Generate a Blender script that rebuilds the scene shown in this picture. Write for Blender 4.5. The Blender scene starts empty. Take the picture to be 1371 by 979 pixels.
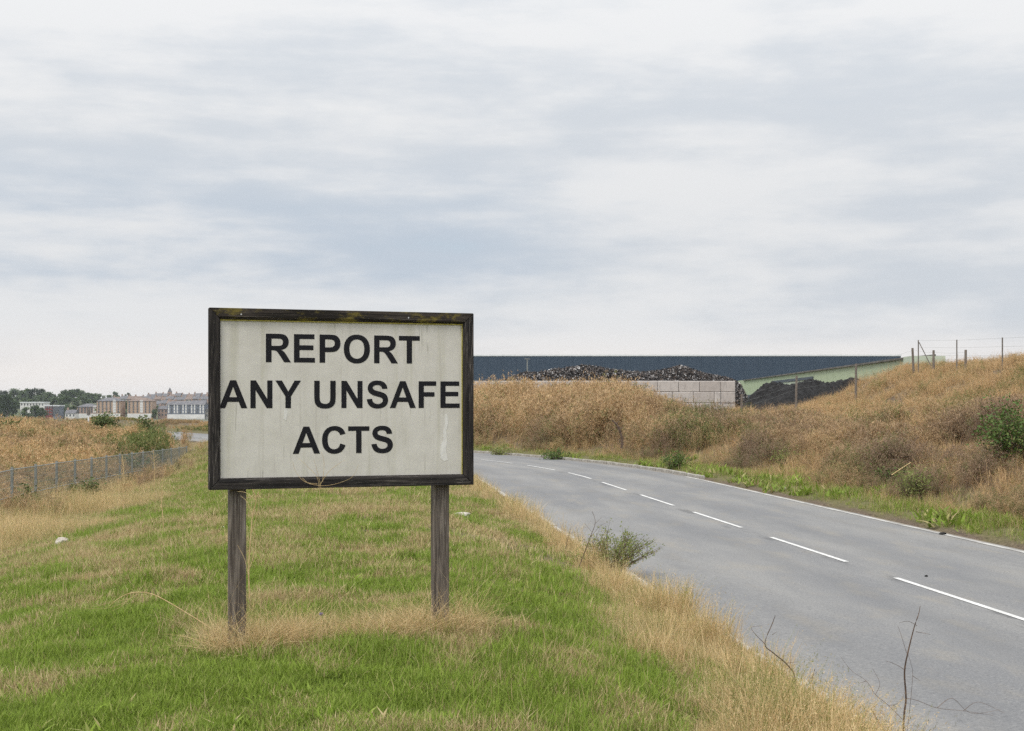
import bpy, bmesh, math, random
import numpy as np
from mathutils import Vector, Matrix

# ------------------------------------------------------------------ camera, world, sun, exposure
scene = bpy.context.scene
COL = scene.collection
CAM_Z = 2.46
cam_data = bpy.data.cameras.new("camera")
cam = bpy.data.objects.new("camera", cam_data)
COL.objects.link(cam)
cam.location = (0, 0, CAM_Z)
cam.rotation_euler = (math.radians(90), 0, 0)
cam_data.sensor_width = 36.0
cam_data.lens = 50.0
cam_data.shift_y = 50.5 / 1371.0
cam_data.clip_start = 0.1
cam_data.clip_end = 20000
scene.camera = cam

SUN_EL, SUN_AZ = 52.0, -140.0          # azimuth from +Y, clockwise: behind the camera, to its left
sun_d = bpy.data.lights.new("sun", 'SUN')
sun_d.energy = 1.5
sun_d.angle = math.radians(18)
sun_d.color = (1.0, 0.95, 0.87)
sun = bpy.data.objects.new("sun", sun_d)
COL.objects.link(sun)
_a, _e = math.radians(SUN_AZ), math.radians(SUN_EL)
_dir = Vector((math.sin(_a) * math.cos(_e), math.cos(_a) * math.cos(_e), math.sin(_e)))
sun.rotation_euler = (-_dir).to_track_quat('-Z', 'Y').to_euler()

scene.view_settings.view_transform = 'Standard'
scene.view_settings.look = 'None'
scene.view_settings.exposure = 0.30
scene.view_settings.gamma = 1.0
scene.render.engine = 'CYCLES'
scene.cycles.max_bounces = 6
scene.cycles.transparent_max_bounces = 8
scene.cycles.use_denoising = False


class NT:
    """Small helper for node trees."""
    def __init__(self, tree):
        self.t = tree
        self.n = tree.nodes
        self.l = tree.links

    def node(self, kind, **kw):
        n = self.n.new(kind)
        for k, v in kw.items():
            setattr(n, k, v)
        return n

    def put(self, sock, v):
        if hasattr(v, 'is_linked'):
            self.l.new(v, sock)
        elif v is not None:
            if sock.type == 'RGBA' and len(v) == 3:
                v = (*v, 1)
            sock.default_value = v

    def math(self, op, a, b=None, c=None, clamp=False):
        n = self.node('ShaderNodeMath', operation=op)
        n.use_clamp = clamp
        self.put(n.inputs[0], a)
        if b is not None:
            self.put(n.inputs[1], b)
        if c is not None:
            self.put(n.inputs[2], c)
        return n.outputs[0]

    def vmath(self, op, a, b=None):
        n = self.node('ShaderNodeVectorMath', operation=op)
        self.put(n.inputs[0], a)
        if b is not None:
            self.put(n.inputs[1], b)
        return n.outputs[0]

    def mix(self, f, a, b, blend='MIX'):
        n = self.node('ShaderNodeMix', data_type='RGBA', blend_type=blend)
        self.put(n.inputs[0], f)
        self.put(n.inputs[6], a)
        self.put(n.inputs[7], b)
        return n.outputs[2]

    def noise(self, vec, scale, detail=4, rough=0.55, dist=0.0):
        n = self.node('ShaderNodeTexNoise')
        if vec is not None:
            self.put(n.inputs['Vector'], vec)
        n.inputs['Scale'].default_value = scale
        n.inputs['Detail'].default_value = detail
        n.inputs['Roughness'].default_value = rough
        n.inputs['Distortion'].default_value = dist
        return n.outputs['Fac']

    def ramp(self, v, lo, hi, a=0.0, b=1.0, smooth=True):
        n = self.node('ShaderNodeMapRange')
        n.interpolation_type = 'SMOOTHSTEP' if smooth else 'LINEAR'
        n.clamp = True
        self.put(n.inputs[0], v)
        n.inputs[1].default_value = lo
        n.inputs[2].default_value = hi
        n.inputs[3].default_value = a
        n.inputs[4].default_value = b
        return n.outputs[0]

    def coords(self, kind='Object'):
        return self.node('ShaderNodeTexCoord').outputs[kind]

    def scale(self, vec, s):
        return self.vmath('MULTIPLY', vec, s)

    def attr(self, name, kind='GEOMETRY'):
        n = self.node('ShaderNodeAttribute', attribute_type=kind)
        n.attribute_name = name
        return n.outputs['Fac']


world = bpy.data.worlds.new("World")
scene.world = world
world.use_nodes = True
w = NT(world.node_tree)
for n_ in list(w.n):
    w.n.remove(n_)
out = w.node('ShaderNodeOutputWorld')
bg = w.node('ShaderNodeBackground')
sky = w.node('ShaderNodeTexSky', sky_type='NISHITA')
sky.sun_disc = False
sky.sun_elevation = math.radians(SUN_EL)
sky.sun_rotation = math.radians(SUN_AZ)
d = w.coords('Generated')
sep = w.node('ShaderNodeSeparateXYZ')
w.l.new(d, sep.inputs[0])
dz = w.math('MAXIMUM', sep.outputs[2], 0.0)
# cloud sheets: noise stretched along the horizon
v1 = w.scale(d, (1.8, 1.8, 12.0))
v2 = w.scale(d, (3.6, 3.6, 19.0))
c1 = w.noise(w.vmath('ADD', v1, (3.1, 0.7, 0.3)), 1.6, 5, 0.50, 0.15)
c2 = w.noise(w.vmath('ADD', v2, (0.4, 5.2, 2.0)), 1.7, 6, 0.56, 0.15)
c3 = w.noise(w.vmath('ADD', w.scale(d, (9.0, 9.0, 24.0)), (2.0, 1.0, 4.0)), 2.2, 7, 0.6, 0.1)
body = w.math('ADD', w.math('MULTIPLY', c1, 0.50), w.math('ADD', w.math('MULTIPLY', c2, 0.36), w.math('MULTIPLY', c3, 0.14)))
# a thinner, bluer band of cloud lies some five to nine degrees up, mostly to the west
az = w.math('ARCTAN2', sep.outputs[0], sep.outputs[1])
bank = w.math('MULTIPLY', w.ramp(dz, 0.062, 0.088), w.ramp(dz, 0.115, 0.19, 1, 0))
bank = w.math('MULTIPLY', bank, w.ramp(az, -0.04, 0.12, 1, 0.12))
shade = w.math('SUBTRACT', body, w.math('MULTIPLY', bank, 0.03))
tone = w.ramp(body, 0.40, 0.56)
cloud = w.mix(tone, (0.640, 0.680, 0.728), (0.800, 0.810, 0.822))
deep = w.math('MULTIPLY', bank, w.ramp(body, 0.43, 0.62, 1, 0))
cloud = w.mix(w.math('MULTIPLY', deep, 0.58), cloud, (0.47, 0.56, 0.67))
low = w.ramp(dz, 0.018, 0.062, 1, 0)
cloud = w.mix(w.math('MULTIPLY', low, 0.75), cloud, (0.92, 0.87, 0.83))
gain = w.math('ADD', 0.79, w.math('MULTIPLY', w.math('POWER', dz, 2.2), 1.75))
cloud = w.vmath('SCALE', cloud, None)
cloud.node.inputs[3].default_value = 1.0
w.l.new(gain, cloud.node.inputs[3])
blue = w.vmath('SCALE', sky.outputs[0], None)
blue.node.inputs[3].default_value = 0.10
gap = w.math('MULTIPLY', w.ramp(shade, 0.28, 0.40, 1, 0), 0.25)
w.l.new(w.mix(gap, cloud, blue), bg.inputs[0])
bg.inputs[1].default_value = 1.0
w.l.new(bg.outputs[0], out.inputs[0])

# ------------------------------------------------------------------ helpers
RNG = np.random.default_rng(7)
random.seed(11)
FPX = 1371 / 36 * 50.0        # focal length in photo pixels
CX, HY = 685.5, 540.0


def P(px, py, D):
    """World point seen at photo pixel (px, py) at depth D."""
    return Vector(((px - CX) / FPX * D, D, CAM_Z + (HY - py) / FPX * D))


def sstep(a, b, x):
    t = np.clip((x - a) / (b - a), 0, 1)
    return t * t * (3 - 2 * t)


def vnoise(x, y, seed=0):
    x = np.asarray(x, float)
    y = np.asarray(y, float)
    xi = np.floor(x).astype(np.int64)
    yi = np.floor(y).astype(np.int64)
    fx = x - xi
    fy = y - yi
    fx = fx * fx * (3 - 2 * fx)
    fy = fy * fy * (3 - 2 * fy)

    def h(a, b):
        n = (a * 374761393 + b * 668265263 + seed * 974634777) & 0x7fffffff
        n = ((n ^ (n >> 13)) * 1274126177) & 0x7fffffff
        return ((n ^ (n >> 16)) & 0xffff) / 65535.0
    return (h(xi, yi) * (1 - fx) + h(xi + 1, yi) * fx) * (1 - fy) + (h(xi, yi + 1) * (1 - fx) + h(xi + 1, yi + 1) * fx) * fy


def fbm(x, y, seed=0, octs=4):
    s, a, tot = 0, 1.0, 0
    for o in range(octs):
        s = s + a * vnoise(x * 2 ** o + 17.3 * o, y * 2 ** o - 9.1 * o, seed + o)
        tot += a
        a *= 0.5
    return s / tot


def tag(o, label=None, cat=None, group=None, kind=None):
    if label:
        o['label'] = label
    if cat:
        o['category'] = cat
    if group:
        o['group'] = group
    if kind:
        o['kind'] = kind
    return o


def link(name, me, parent=None, mat=None, loc=None, rot=None):
    o = bpy.data.objects.new(name, me)
    COL.objects.link(o)
    if parent is not None:
        o.parent = parent
    if mat is not None and me is not None and not me.materials:
        me.materials.append(mat)
    if loc is not None:
        o.location = loc
    if rot is not None:
        o.rotation_euler = rot
    return o


def empty(name, loc=(0, 0, 0), rz=0.0):
    o = bpy.data.objects.new(name, None)
    COL.objects.link(o)
    o.location = loc
    o.rotation_euler = (0, 0, rz)
    o.empty_display_size = 0.3
    return o


def mesh(name, verts, faces, smooth=False):
    me = bpy.data.meshes.new(name)
    me.from_pydata([tuple(v) for v in verts], [], [tuple(f) for f in faces])
    if smooth:
        me.shade_smooth()
    me.update()
    return me


class MB:
    def __init__(self):
        self.v = []
        self.f = []

    def add(self, vs, fs):
        b = len(self.v)
        self.v.extend(tuple(x) for x in vs)
        self.f.extend(tuple(i + b for i in f) for f in fs)

    def box(self, x0, x1, y0, y1, z0, z1):
        vs = [(x, y, z) for z in (z0, z1) for y in (y0, y1) for x in (x0, x1)]
        self.add(vs, [(0, 2, 3, 1), (4, 5, 7, 6), (0, 1, 5, 4), (2, 6, 7, 3), (0, 4, 6, 2), (1, 3, 7, 5)])

    def tube(self, pts, radii, n=4, cap=True):
        pts = [Vector(p) for p in pts]
        if not hasattr(radii, '__len__'):
            radii = [radii] * len(pts)
        rings = []
        for i, p in enumerate(pts):
            t = (pts[min(i + 1, len(pts) - 1)] - pts[max(i - 1, 0)])
            if t.length < 1e-9:
                t = Vector((0, 0, 1))
            t.normalize()
            a = t.orthogonal() if abs(t.z) > 0.95 else t.cross(Vector((0, 0, 1)))
            a.normalize()
            b = t.cross(a)
            rings.append([p + (a * math.cos(2 * math.pi * k / n) + b * math.sin(2 * math.pi * k / n)) * radii[i] for k in range(n)])
        vs = [v for r in rings for v in r]
        fs = []
        for i in range(len(pts) - 1):
            for k in range(n):
                fs.append((i * n + k, i * n + (k + 1) % n, (i + 1) * n + (k + 1) % n, (i + 1) * n + k))
        if cap:
            fs.append(tuple(range(n))[::-1])
            fs.append(tuple((len(pts) - 1) * n + k for k in range(n)))
        self.add(vs, fs)

    def mesh(self, name, smooth=False):
        return mesh(name, self.v, self.f, smooth)

    def build(self, name, mat, parent=None, smooth=False, loc=None, rot=None):
        return link(name, self.mesh(name, smooth), parent, mat, loc, rot)


def bevel_mesh(me, w, seg=1):
    bm = bmesh.new()
    bm.from_mesh(me)
    bmesh.ops.bevel(bm, geom=bm.edges[:], offset=w, segments=seg, affect='EDGES', profile=0.6)
    bm.to_mesh(me)
    bm.free()
    return me


def copy_tree(root, loc=None, rz=None, s=None):
    c = root.copy()
    COL.objects.link(c)
    for ch in root.children:
        k = ch.copy()
        COL.objects.link(k)
        k.parent = c
        for g in ch.children:
            q = g.copy()
            COL.objects.link(q)
            q.parent = k
    if loc is not None:
        c.location = loc
    if rz is not None:
        c.rotation_euler = (0, 0, rz)
    if s is not None:
        c.scale = s
    return c


# ------------------------------------------------------------------ materials
def new_mat(name):
    m = bpy.data.materials.new(name)
    m.use_nodes = True
    t = NT(m.node_tree)
    b = t.n['Principled BSDF']
    b.inputs['Specular IOR Level'].default_value = 0.2
    return m, t, b


def bump(t, b, h, strength=0.3, dist=0.01):
    n = t.node('ShaderNodeBump')
    n.inputs['Strength'].default_value = strength
    n.inputs['Distance'].default_value = dist
    t.put(n.inputs['Height'], h)
    t.l.new(n.outputs[0], b.inputs['Normal'])


def simple(name, c0, c1, scale=4.0, rough=0.8, stretch=(1, 1, 1), bmp=0.2, dist=0.01, spec=0.2, metal=0.0, lo=0.35, hi=0.65):
    m, t, b = new_mat(name)
    v = t.scale(t.coords('Object'), stretch)
    f = t.noise(v, scale, 6, 0.62)
    t.put(b.inputs['Base Color'], t.mix(t.ramp(f, lo, hi), c0, c1))
    b.inputs['Roughness'].default_value = rough
    b.inputs['Specular IOR Level'].default_value = spec
    b.inputs['Metallic'].default_value = metal
    if bmp:
        bump(t, b, f, bmp, dist)
    return m


def foliage(name, greens, straws, transl=0.28):
    """Blade material: each blade has its own tone, each tuft its own share of dry blades."""
    m, t, b = new_mat(name)
    dry = t.attr('dry', 'INSTANCER')
    rnd = t.attr('rnd', 'INSTANCER')
    tone_ = t.attr('tone')
    alt = t.attr('alt')
    f = t.ramp(t.math('SUBTRACT', dry, tone_), -0.12, 0.12)
    g = t.mix(alt, greens[0], greens[1])
    g = t.mix(t.math('MULTIPLY', rnd, 0.7), g, greens[2])
    s = t.mix(alt, straws[0], straws[1])
    s = t.mix(t.math('MULTIPLY', rnd, 0.9), s, straws[2])
    c = t.mix(f, g, s)
    t.put(b.inputs['Base Color'], c)
    b.inputs['Roughness'].default_value = 0.65
    b.inputs['Specular IOR Level'].default_value = 0.15
    tr = t.node('ShaderNodeBsdfTranslucent')
    t.put(tr.inputs[0], c)
    mx = t.node('ShaderNodeMixShader')
    mx.inputs[0].default_value = transl
    t.l.new(b.outputs[0], mx.inputs[1])
    t.l.new(tr.outputs[0], mx.inputs[2])
    t.l.new(mx.outputs[0], t.n['Material Output'].inputs[0])
    return m


M_GRASS = foliage('grass_blades', [(0.195, 0.290, 0.028), (0.265, 0.350, 0.058), (0.15, 0.20, 0.042)],
                  [(0.47, 0.37, 0.19), (0.60, 0.50, 0.29), (0.34, 0.25, 0.125)], 0.30)
M_STRAW = foliage('straw_blades', [(0.17, 0.23, 0.05), (0.27, 0.28, 0.09), (0.22, 0.19, 0.07)],
                  [(0.66, 0.50, 0.26), (0.76, 0.62, 0.38), (0.52, 0.36, 0.175)], 0.25)
M_WEED = foliage('dry_weeds', [(0.12, 0.165, 0.045), (0.19, 0.21, 0.07), (0.15, 0.155, 0.06)],
                 [(0.51, 0.335, 0.16), (0.63, 0.455, 0.255), (0.22, 0.155, 0.112)], 0.12)
M_RUST = foliage('rusty_straw', [(0.17, 0.20, 0.05), (0.24, 0.23, 0.08), (0.20, 0.17, 0.07)],
                 [(0.54, 0.36, 0.175), (0.65, 0.47, 0.26), (0.39, 0.25, 0.13)], 0.15)


def leaf_mat(name, a, b_, c, transl=0.25):
    m, t, b = new_mat(name)
    v = t.coords('Object')
    f = t.noise(v, 3.0, 4, 0.7)
    col_ = t.mix(t.ramp(f, 0.35, 0.65), a, b_)
    g = t.node('ShaderNodeNewGeometry')
    col_ = t.mix(t.ramp(g.outputs['Random Per Island'], 0.55, 1.0), col_, c)
    t.put(b.inputs['Base Color'], col_)
    b.inputs['Roughness'].default_value = 0.6
    tr = t.node('ShaderNodeBsdfTranslucent')
    t.put(tr.inputs[0], col_)
    mx = t.node('ShaderNodeMixShader')
    mx.inputs[0].default_value = transl
    t.l.new(b.outputs[0], mx.inputs[1])
    t.l.new(tr.outputs[0], mx.inputs[2])
    t.l.new(mx.outputs[0], t.n['Material Output'].inputs[0])
    return m


M_LEAF = leaf_mat('shrub_leaves', (0.17, 0.215, 0.055), (0.24, 0.275, 0.085), (0.36, 0.34, 0.15), 0.42)
M_FIELD_LEAF = leaf_mat('field_bush_leaves', (0.075, 0.11, 0.035), (0.115, 0.15, 0.045), (0.17, 0.18, 0.07))
M_LEAF_BRIGHT = leaf_mat('weed_leaves', (0.065, 0.12, 0.025), (0.10, 0.165, 0.04), (0.16, 0.20, 0.06))
M_CROWN = leaf_mat('tree_leaves', (0.045, 0.075, 0.028), (0.075, 0.115, 0.035), (0.10, 0.13, 0.05), 0.15)
M_TWIG = simple('dark_twig', (0.07, 0.05, 0.04), (0.16, 0.11, 0.08), 20, 0.9)
M_DRYSTEM = simple('dry_stem', (0.42, 0.29, 0.14), (0.58, 0.45, 0.25), 20, 0.85)
M_BARK = simple('bark', (0.07, 0.055, 0.04), (0.12, 0.09, 0.07), 3, 0.95)


def wood(name, dark, mid, light, moss=0.0):
    m, t, b = new_mat(name)
    o = t.coords('Object')
    info = t.node('ShaderNodeObjectInfo')
    off = t.math('MULTIPLY', info.outputs['Random'], 37.0)
    cmb = t.node('ShaderNodeCombineXYZ')
    t.l.new(off, cmb.inputs[0])
    v = t.vmath('ADD', t.scale(o, (2.2, 46, 46)), cmb.outputs[0])
    g1 = t.noise(v, 1.0, 6, 0.65, 0.6)
    v2 = t.vmath('ADD', t.scale(o, (5, 150, 150)), cmb.outputs[0])
    g2 = t.noise(v2, 1.0, 4, 0.6, 0.3)
    big = t.noise(o, 3.2, 4, 0.6)
    c = t.mix(t.ramp(g1, 0.38, 0.66), dark, mid)
    c = t.mix(t.math('MULTIPLY', t.ramp(g2, 0.55, 0.72), t.ramp(big, 0.40, 0.62)), c, light)
    if moss:
        ms = t.noise(t.vmath('ADD', t.scale(o, (6, 14, 14)), cmb.outputs[0]), 1.0, 5, 0.7)
        g = t.node('ShaderNodeNewGeometry')
        c = t.mix(t.math('MULTIPLY', t.ramp(ms, 0.50, 0.66), moss), c, (0.20, 0.16, 0.035))
    t.put(b.inputs['Base Color'], c)
    b.inputs['Roughness'].default_value = 0.88
    h = t.math('ADD', t.math('MULTIPLY', g1, 0.7), t.math('MULTIPLY', g2, 0.4))
    bump(t, b, h, 0.8, 0.006)
    return m


M_RAIL = wood('weathered_black_timber', (0.012, 0.011, 0.011), (0.045, 0.039, 0.036), (0.22, 0.195, 0.175))
M_RAIL_TOP = wood('mossy_black_timber', (0.014, 0.012, 0.010), (0.055, 0.045, 0.038), (0.14, 0.12, 0.10), 0.75)
M_POST = wood('weathered_brown_timber', (0.075, 0.062, 0.053), (0.20, 0.172, 0.148), (0.34, 0.31, 0.28))
M_FENCE_POST = wood('grey_fence_timber', (0.13, 0.11, 0.095), (0.24, 0.21, 0.18), (0.36, 0.32, 0.28))

# sign board: dirty cream paint with run-down stains
M_BOARD, t, b = new_mat('dirty_cream_board')
o_ = t.coords('Object')
st = t.noise(t.scale(o_, (26, 26, 1.1)), 1.0, 5, 0.6, 0.2)
st2 = t.noise(t.scale(o_, (9, 9, 0.55)), 1.0, 4, 0.55, 0.4)
blot = t.noise(o_, 5.0, 6, 0.65)
fine = t.noise(o_, 60.0, 3, 0.6)
cb = t.mix(t.ramp(blot, 0.3, 0.7), (0.545, 0.525, 0.475), (0.615, 0.595, 0.545))
cb = t.mix(t.math('MULTIPLY', t.ramp(st, 0.55, 0.80), 0.50), cb, (0.34, 0.31, 0.26))
cb = t.mix(t.math('MULTIPLY', t.ramp(st2, 0.52, 0.72), 0.45), cb, (0.40, 0.385, 0.29))
cb = t.mix(t.math('MULTIPLY', t.ramp(fine, 0.66, 0.76), 0.45), cb, (0.24, 0.22, 0.18))
sx = t.node('ShaderNodeSeparateXYZ')
t.l.new(o_, sx.inputs[0])
drip = t.math('MULTIPLY', t.ramp(t.noise(t.scale(o_, (60, 60, 2.0)), 1.0, 4, 0.6, 0.1), 0.56, 0.70), t.ramp(t.noise(t.scale(o_, (4, 4, 3)), 1.0, 2, 0.5), 0.48, 0.62))
cb = t.mix(t.math('MULTIPLY', drip, 0.6), cb, (0.25, 0.24, 0.19))
t.put(b.inputs['Base Color'], cb)
b.inputs['Roughness'].default_value = 0.6
b.inputs['Specular IOR Level'].default_value = 0.3
bump(t, b, blot, 0.12, 0.004)

M_LETTER = simple('black_lettering', (0.009, 0.009, 0.012), (0.016, 0.016, 0.019), 30, 0.6, bmp=0.05, spec=0.15)
M_BEAD = simple('mossy_yellow_edge', (0.36, 0.31, 0.05), (0.50, 0.44, 0.13), 30, 0.8)
M_FLAKE = simple('bare_white_patch', (0.62, 0.61, 0.57), (0.70, 0.69, 0.66), 14, 0.7)
M_NAIL = simple('grey_screw', (0.45, 0.45, 0.45), (0.6, 0.6, 0.6), 40, 0.4, metal=0.6)

# terrain
M_TERRAIN, t, b = new_mat('terrain')
o_ = t.coords('Object')
n1 = t.noise(o_, 1.3, 6, 0.65)
n2 = t.noise(o_, 14.0, 5, 0.7)
n3 = t.noise(o_, 0.05, 5, 0.6)
grn = t.mix(t.ramp(n2, 0.3, 0.7), (0.035, 0.055, 0.014), (0.075, 0.10, 0.028))
stw = t.mix(t.ramp(n2, 0.3, 0.7), (0.13, 0.095, 0.05), (0.27, 0.20, 0.105))
ct = t.mix(t.attr('dry'), grn, stw)
sl = t.mix(t.ramp(n2, 0.3, 0.7), (0.060, 0.043, 0.030), (0.16, 0.12, 0.085))
ct = t.mix(t.attr('soil'), ct, sl)
far = t.mix(t.ramp(n3, 0.4, 0.6), (0.06, 0.085, 0.035), (0.11, 0.11, 0.06))
ct = t.mix(t.attr('far'), ct, far)
t.put(b.inputs['Base Color'], ct)
b.inputs['Roughness'].default_value = 0.95
bump(t, b, t.math('ADD', n2, n1), 0.6, 0.05)

# road: pale worn asphalt; uv are metres (across, along)
M_ROAD, t, b = new_mat('worn_asphalt')
uv = t.node('ShaderNodeUVMap').outputs[0]
sx = t.node('ShaderNodeSeparateXYZ')
t.l.new(uv, sx.inputs[0])
ux, uy = sx.outputs[0], sx.outputs[1]
o_ = t.coords('Object')
agg = t.noise(o_, 95.0, 3, 0.7)
agg2 = t.noise(o_, 34.0, 4, 0.75)
big = t.noise(t.scale(uv, (1.0, 0.22, 1)), 0.55, 5, 0.6)
mid = t.noise(t.scale(uv, (1.6, 0.5, 1)), 1.1, 6, 0.65)
ca = t.mix(t.ramp(big, 0.35, 0.68), (0.165, 0.166, 0.170), (0.232, 0.227, 0.218))
ca = t.mix(t.math('MULTIPLY', t.ramp(mid, 0.48, 0.72), 0.60), ca, (0.255, 0.232, 0.195))
ca = t.mix(t.math('MULTIPLY', t.ramp(agg, 0.56, 0.74), 0.55), ca, (0.33, 0.32, 0.30))
ca = t.mix(t.math('MULTIPLY', t.ramp(agg, 0.28, 0.46, 1, 0), 0.6), ca, (0.06, 0.06, 0.062))
ca = t.mix(t.math('MULTIPLY', t.ramp(agg2, 0.34, 0.48, 1, 0), 0.60), ca, (0.085, 0.085, 0.087))
ca = t.mix(t.math('MULTIPLY', t.ramp(agg2, 0.54, 0.68), 0.55), ca, (0.31, 0.30, 0.285))
# wheel tracks a shade darker, dust between and at the edges
trk = t.math('ABSOLUTE', t.math('SUBTRACT', t.math('ABSOLUTE', ux), 1.75))
trk = t.ramp(t.math('ABSOLUTE', t.math('SUBTRACT', trk, 0.75)), 0.0, 0.5, 1, 0)
ca = t.mix(t.math('MULTIPLY', trk, t.math('MULTIPLY', t.ramp(mid, 0.3, 0.6), 0.28)), ca, (0.105, 0.108, 0.115))
# broken, patched joint beside the centre line
jn = t.noise(t.scale(uv, (1.0, 0.35, 1)), 1.3, 5, 0.6)
jx = t.math('ADD', ux, t.math('MULTIPLY', t.math('SUBTRACT', jn, 0.5), 0.5))
joint = t.ramp(t.math('ABSOLUTE', t.math('ADD', jx, 0.10)), 0.05, 0.20, 1, 0)
jm = t.noise(t.scale(uv, (2.2, 0.5, 1)), 1.0, 5, 0.7)
ca = t.mix(t.math('MULTIPLY', joint, t.math('MULTIPLY', t.ramp(jm, 0.46, 0.64), 0.5)), ca, (0.055, 0.056, 0.06))
edge = t.ramp(t.math('ABSOLUTE', ux), 3.25, 3.75)
en = t.noise(t.scale(uv, (1.0, 0.4, 1)), 2.0, 5, 0.65)
ca = t.mix(t.math('MULTIPLY', edge, t.ramp(en, 0.35, 0.65)), ca, (0.23, 0.185, 0.13))
t.put(b.inputs['Base Color'], ca)
b.inputs['Roughness'].default_value = 0.85
b.inputs['Specular IOR Level'].default_value = 0.25
bump(t, b, t.math('ADD', agg, t.math('MULTIPLY', agg2, 0.6)), 0.5, 0.008)

M_LINE, t, b = new_mat('worn_white_paint')
o_ = t.coords('Object')
ln = t.noise(o_, 26.0, 5, 0.7)
ln2 = t.noise(o_, 4.0, 4, 0.6)
cl = t.mix(t.ramp(ln2, 0.35, 0.65), (0.53, 0.525, 0.505), (0.64, 0.635, 0.615))
cl = t.mix(t.math('MULTIPLY', t.ramp(ln, 0.50, 0.66), 0.75), cl, (0.26, 0.255, 0.25))
t.put(b.inputs['Base Color'], cl)
b.inputs['Roughness'].default_value = 0.7
M_EDGE, t, b = new_mat('dirty_edge_paint')
o_ = t.coords('Object')
ln = t.noise(o_, 9.0, 6, 0.75)
ln2 = t.noise(o_, 1.2, 4, 0.6)
cl = t.mix(t.ramp(ln2, 0.3, 0.6), (0.29, 0.28, 0.265), (0.46, 0.45, 0.425))
cl = t.mix(t.math('MULTIPLY', t.ramp(ln, 0.48, 0.66), 0.8), cl, (0.19, 0.185, 0.18))
t.put(b.inputs['Base Color'], cl)
b.inputs['Roughness'].default_value = 0.8

M_KERB = simple('kerb_concrete', (0.26, 0.24, 0.21), (0.42, 0.40, 0.36), 5, 0.9, bmp=0.3)
M_BLOCK, t, b = new_mat('block_concrete')
o_ = t.coords('Object')
info = t.node('ShaderNodeObjectInfo')
off = t.math('MULTIPLY', info.outputs['Random'], 50.0)
cmb = t.node('ShaderNodeCombineXYZ')
t.l.new(off, cmb.inputs[0])
vv = t.vmath('ADD', o_, cmb.outputs[0])
f1 = t.noise(vv, 2.2, 6, 0.65)
f2 = t.noise(t.scale(vv, (7, 7, 1.0)), 1.0, 5, 0.6)
cc = t.mix(info.outputs['Random'], (0.42, 0.38, 0.35), (0.54, 0.505, 0.475))
cc = t.mix(t.math('MULTIPLY', t.ramp(f1, 0.45, 0.7), 0.5), cc, (0.30, 0.27, 0.25))
cc = t.mix(t.math('MULTIPLY', t.ramp(f2, 0.54, 0.72), 0.55), cc, (0.22, 0.20, 0.185))
t.put(b.inputs['Base Color'], cc)
b.inputs['Roughness'].default_value = 0.9
bump(t, b, f1, 0.3, 0.02)

M_STEEL = simple('galvanised_steel', (0.19, 0.205, 0.195), (0.28, 0.295, 0.28), 6, 0.55, metal=0.2, spec=0.4)
M_WIRE = simple('dull_wire', (0.15, 0.165, 0.155), (0.22, 0.235, 0.22), 6, 0.6, metal=0.2)
M_DARKSTEEL = simple('dark_steel', (0.12, 0.11, 0.10), (0.20, 0.18, 0.16), 6, 0.7)
M_NAVY = simple('navy_cladding', (0.040, 0.062, 0.095), (0.046, 0.070, 0.105), 0.6, 0.5, (0.2, 0.2, 1), 0, spec=0.3)
M_PALETRIM = simple('pale_trim', (0.62, 0.64, 0.66), (0.72, 0.73, 0.74), 1, 0.5, bmp=0)
M_GREEN = simple('pale_green_cladding', (0.36, 0.43, 0.28), (0.42, 0.49, 0.33), 0.7, 0.6, (0.3, 0.3, 1.5), 0, spec=0.3)
M_GREEN_LIGHT = simple('faded_green_panel', (0.44, 0.50, 0.40), (0.50, 0.56, 0.45), 0.7, 0.6, bmp=0)
M_ROOFGREY = simple('grey_sheet_roof', (0.10, 0.095, 0.085), (0.17, 0.16, 0.145), 1.2, 0.8, (0.4, 3, 1), 0)
M_DARKTRIM = simple('slate_trim', (0.06, 0.075, 0.095), (0.09, 0.105, 0.125), 2, 0.6, bmp=0)
M_COAL = simple('black_aggregate', (0.009, 0.0085, 0.0085), (0.022, 0.021, 0.021), 3.0, 0.95, bmp=0.5, dist=0.1)
M_SCRAP, t, b = new_mat('shredded_scrap')
g = t.node('ShaderNodeNewGeometry')
r_ = t.node('ShaderNodeValToRGB')
r_.color_ramp.interpolation = 'CONSTANT'
els = [(0.0, (0.022, 0.020, 0.020)), (0.34, (0.050, 0.044, 0.042)), (0.58, (0.10, 0.075, 0.06)), (0.74, (0.16, 0.14, 0.13)), (0.88, (0.30, 0.285, 0.28)), (0.965, (0.55, 0.54, 0.53))]
while len(r_.color_ramp.elements) < len(els):
    r_.color_ramp.elements.new(0.5)
for e_, (p_, c_) in zip(r_.color_ramp.elements, els):
    e_.position = p_
    e_.color = (*c_, 1)
t.l.new(g.outputs['Random Per Island'], r_.inputs[0])
t.l.new(r_.outputs[0], b.inputs['Base Color'])
b.inputs['Roughness'].default_value = 0.6
M_RIVER, t, b = new_mat('river_water')
b.inputs['Base Color'].default_value = (0.10, 0.12, 0.13, 1)
b.inputs['Roughness'].default_value = 0.18
bump(t, b, t.noise(t.scale(t.coords('Object'), (0.6, 1.0, 1)), 0.6, 4, 0.6), 0.4, 0.3)
M_WHITE = simple('white_render', (0.60, 0.59, 0.57), (0.72, 0.71, 0.69), 0.3, 0.7, bmp=0)
M_LITTER = simple('white_plastic', (0.7, 0.7, 0.7), (0.8, 0.8, 0.8), 10, 0.5, bmp=0)
M_STONE = simple('pale_stone', (0.35, 0.31, 0.26), (0.55, 0.51, 0.45), 12, 0.9)

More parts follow.
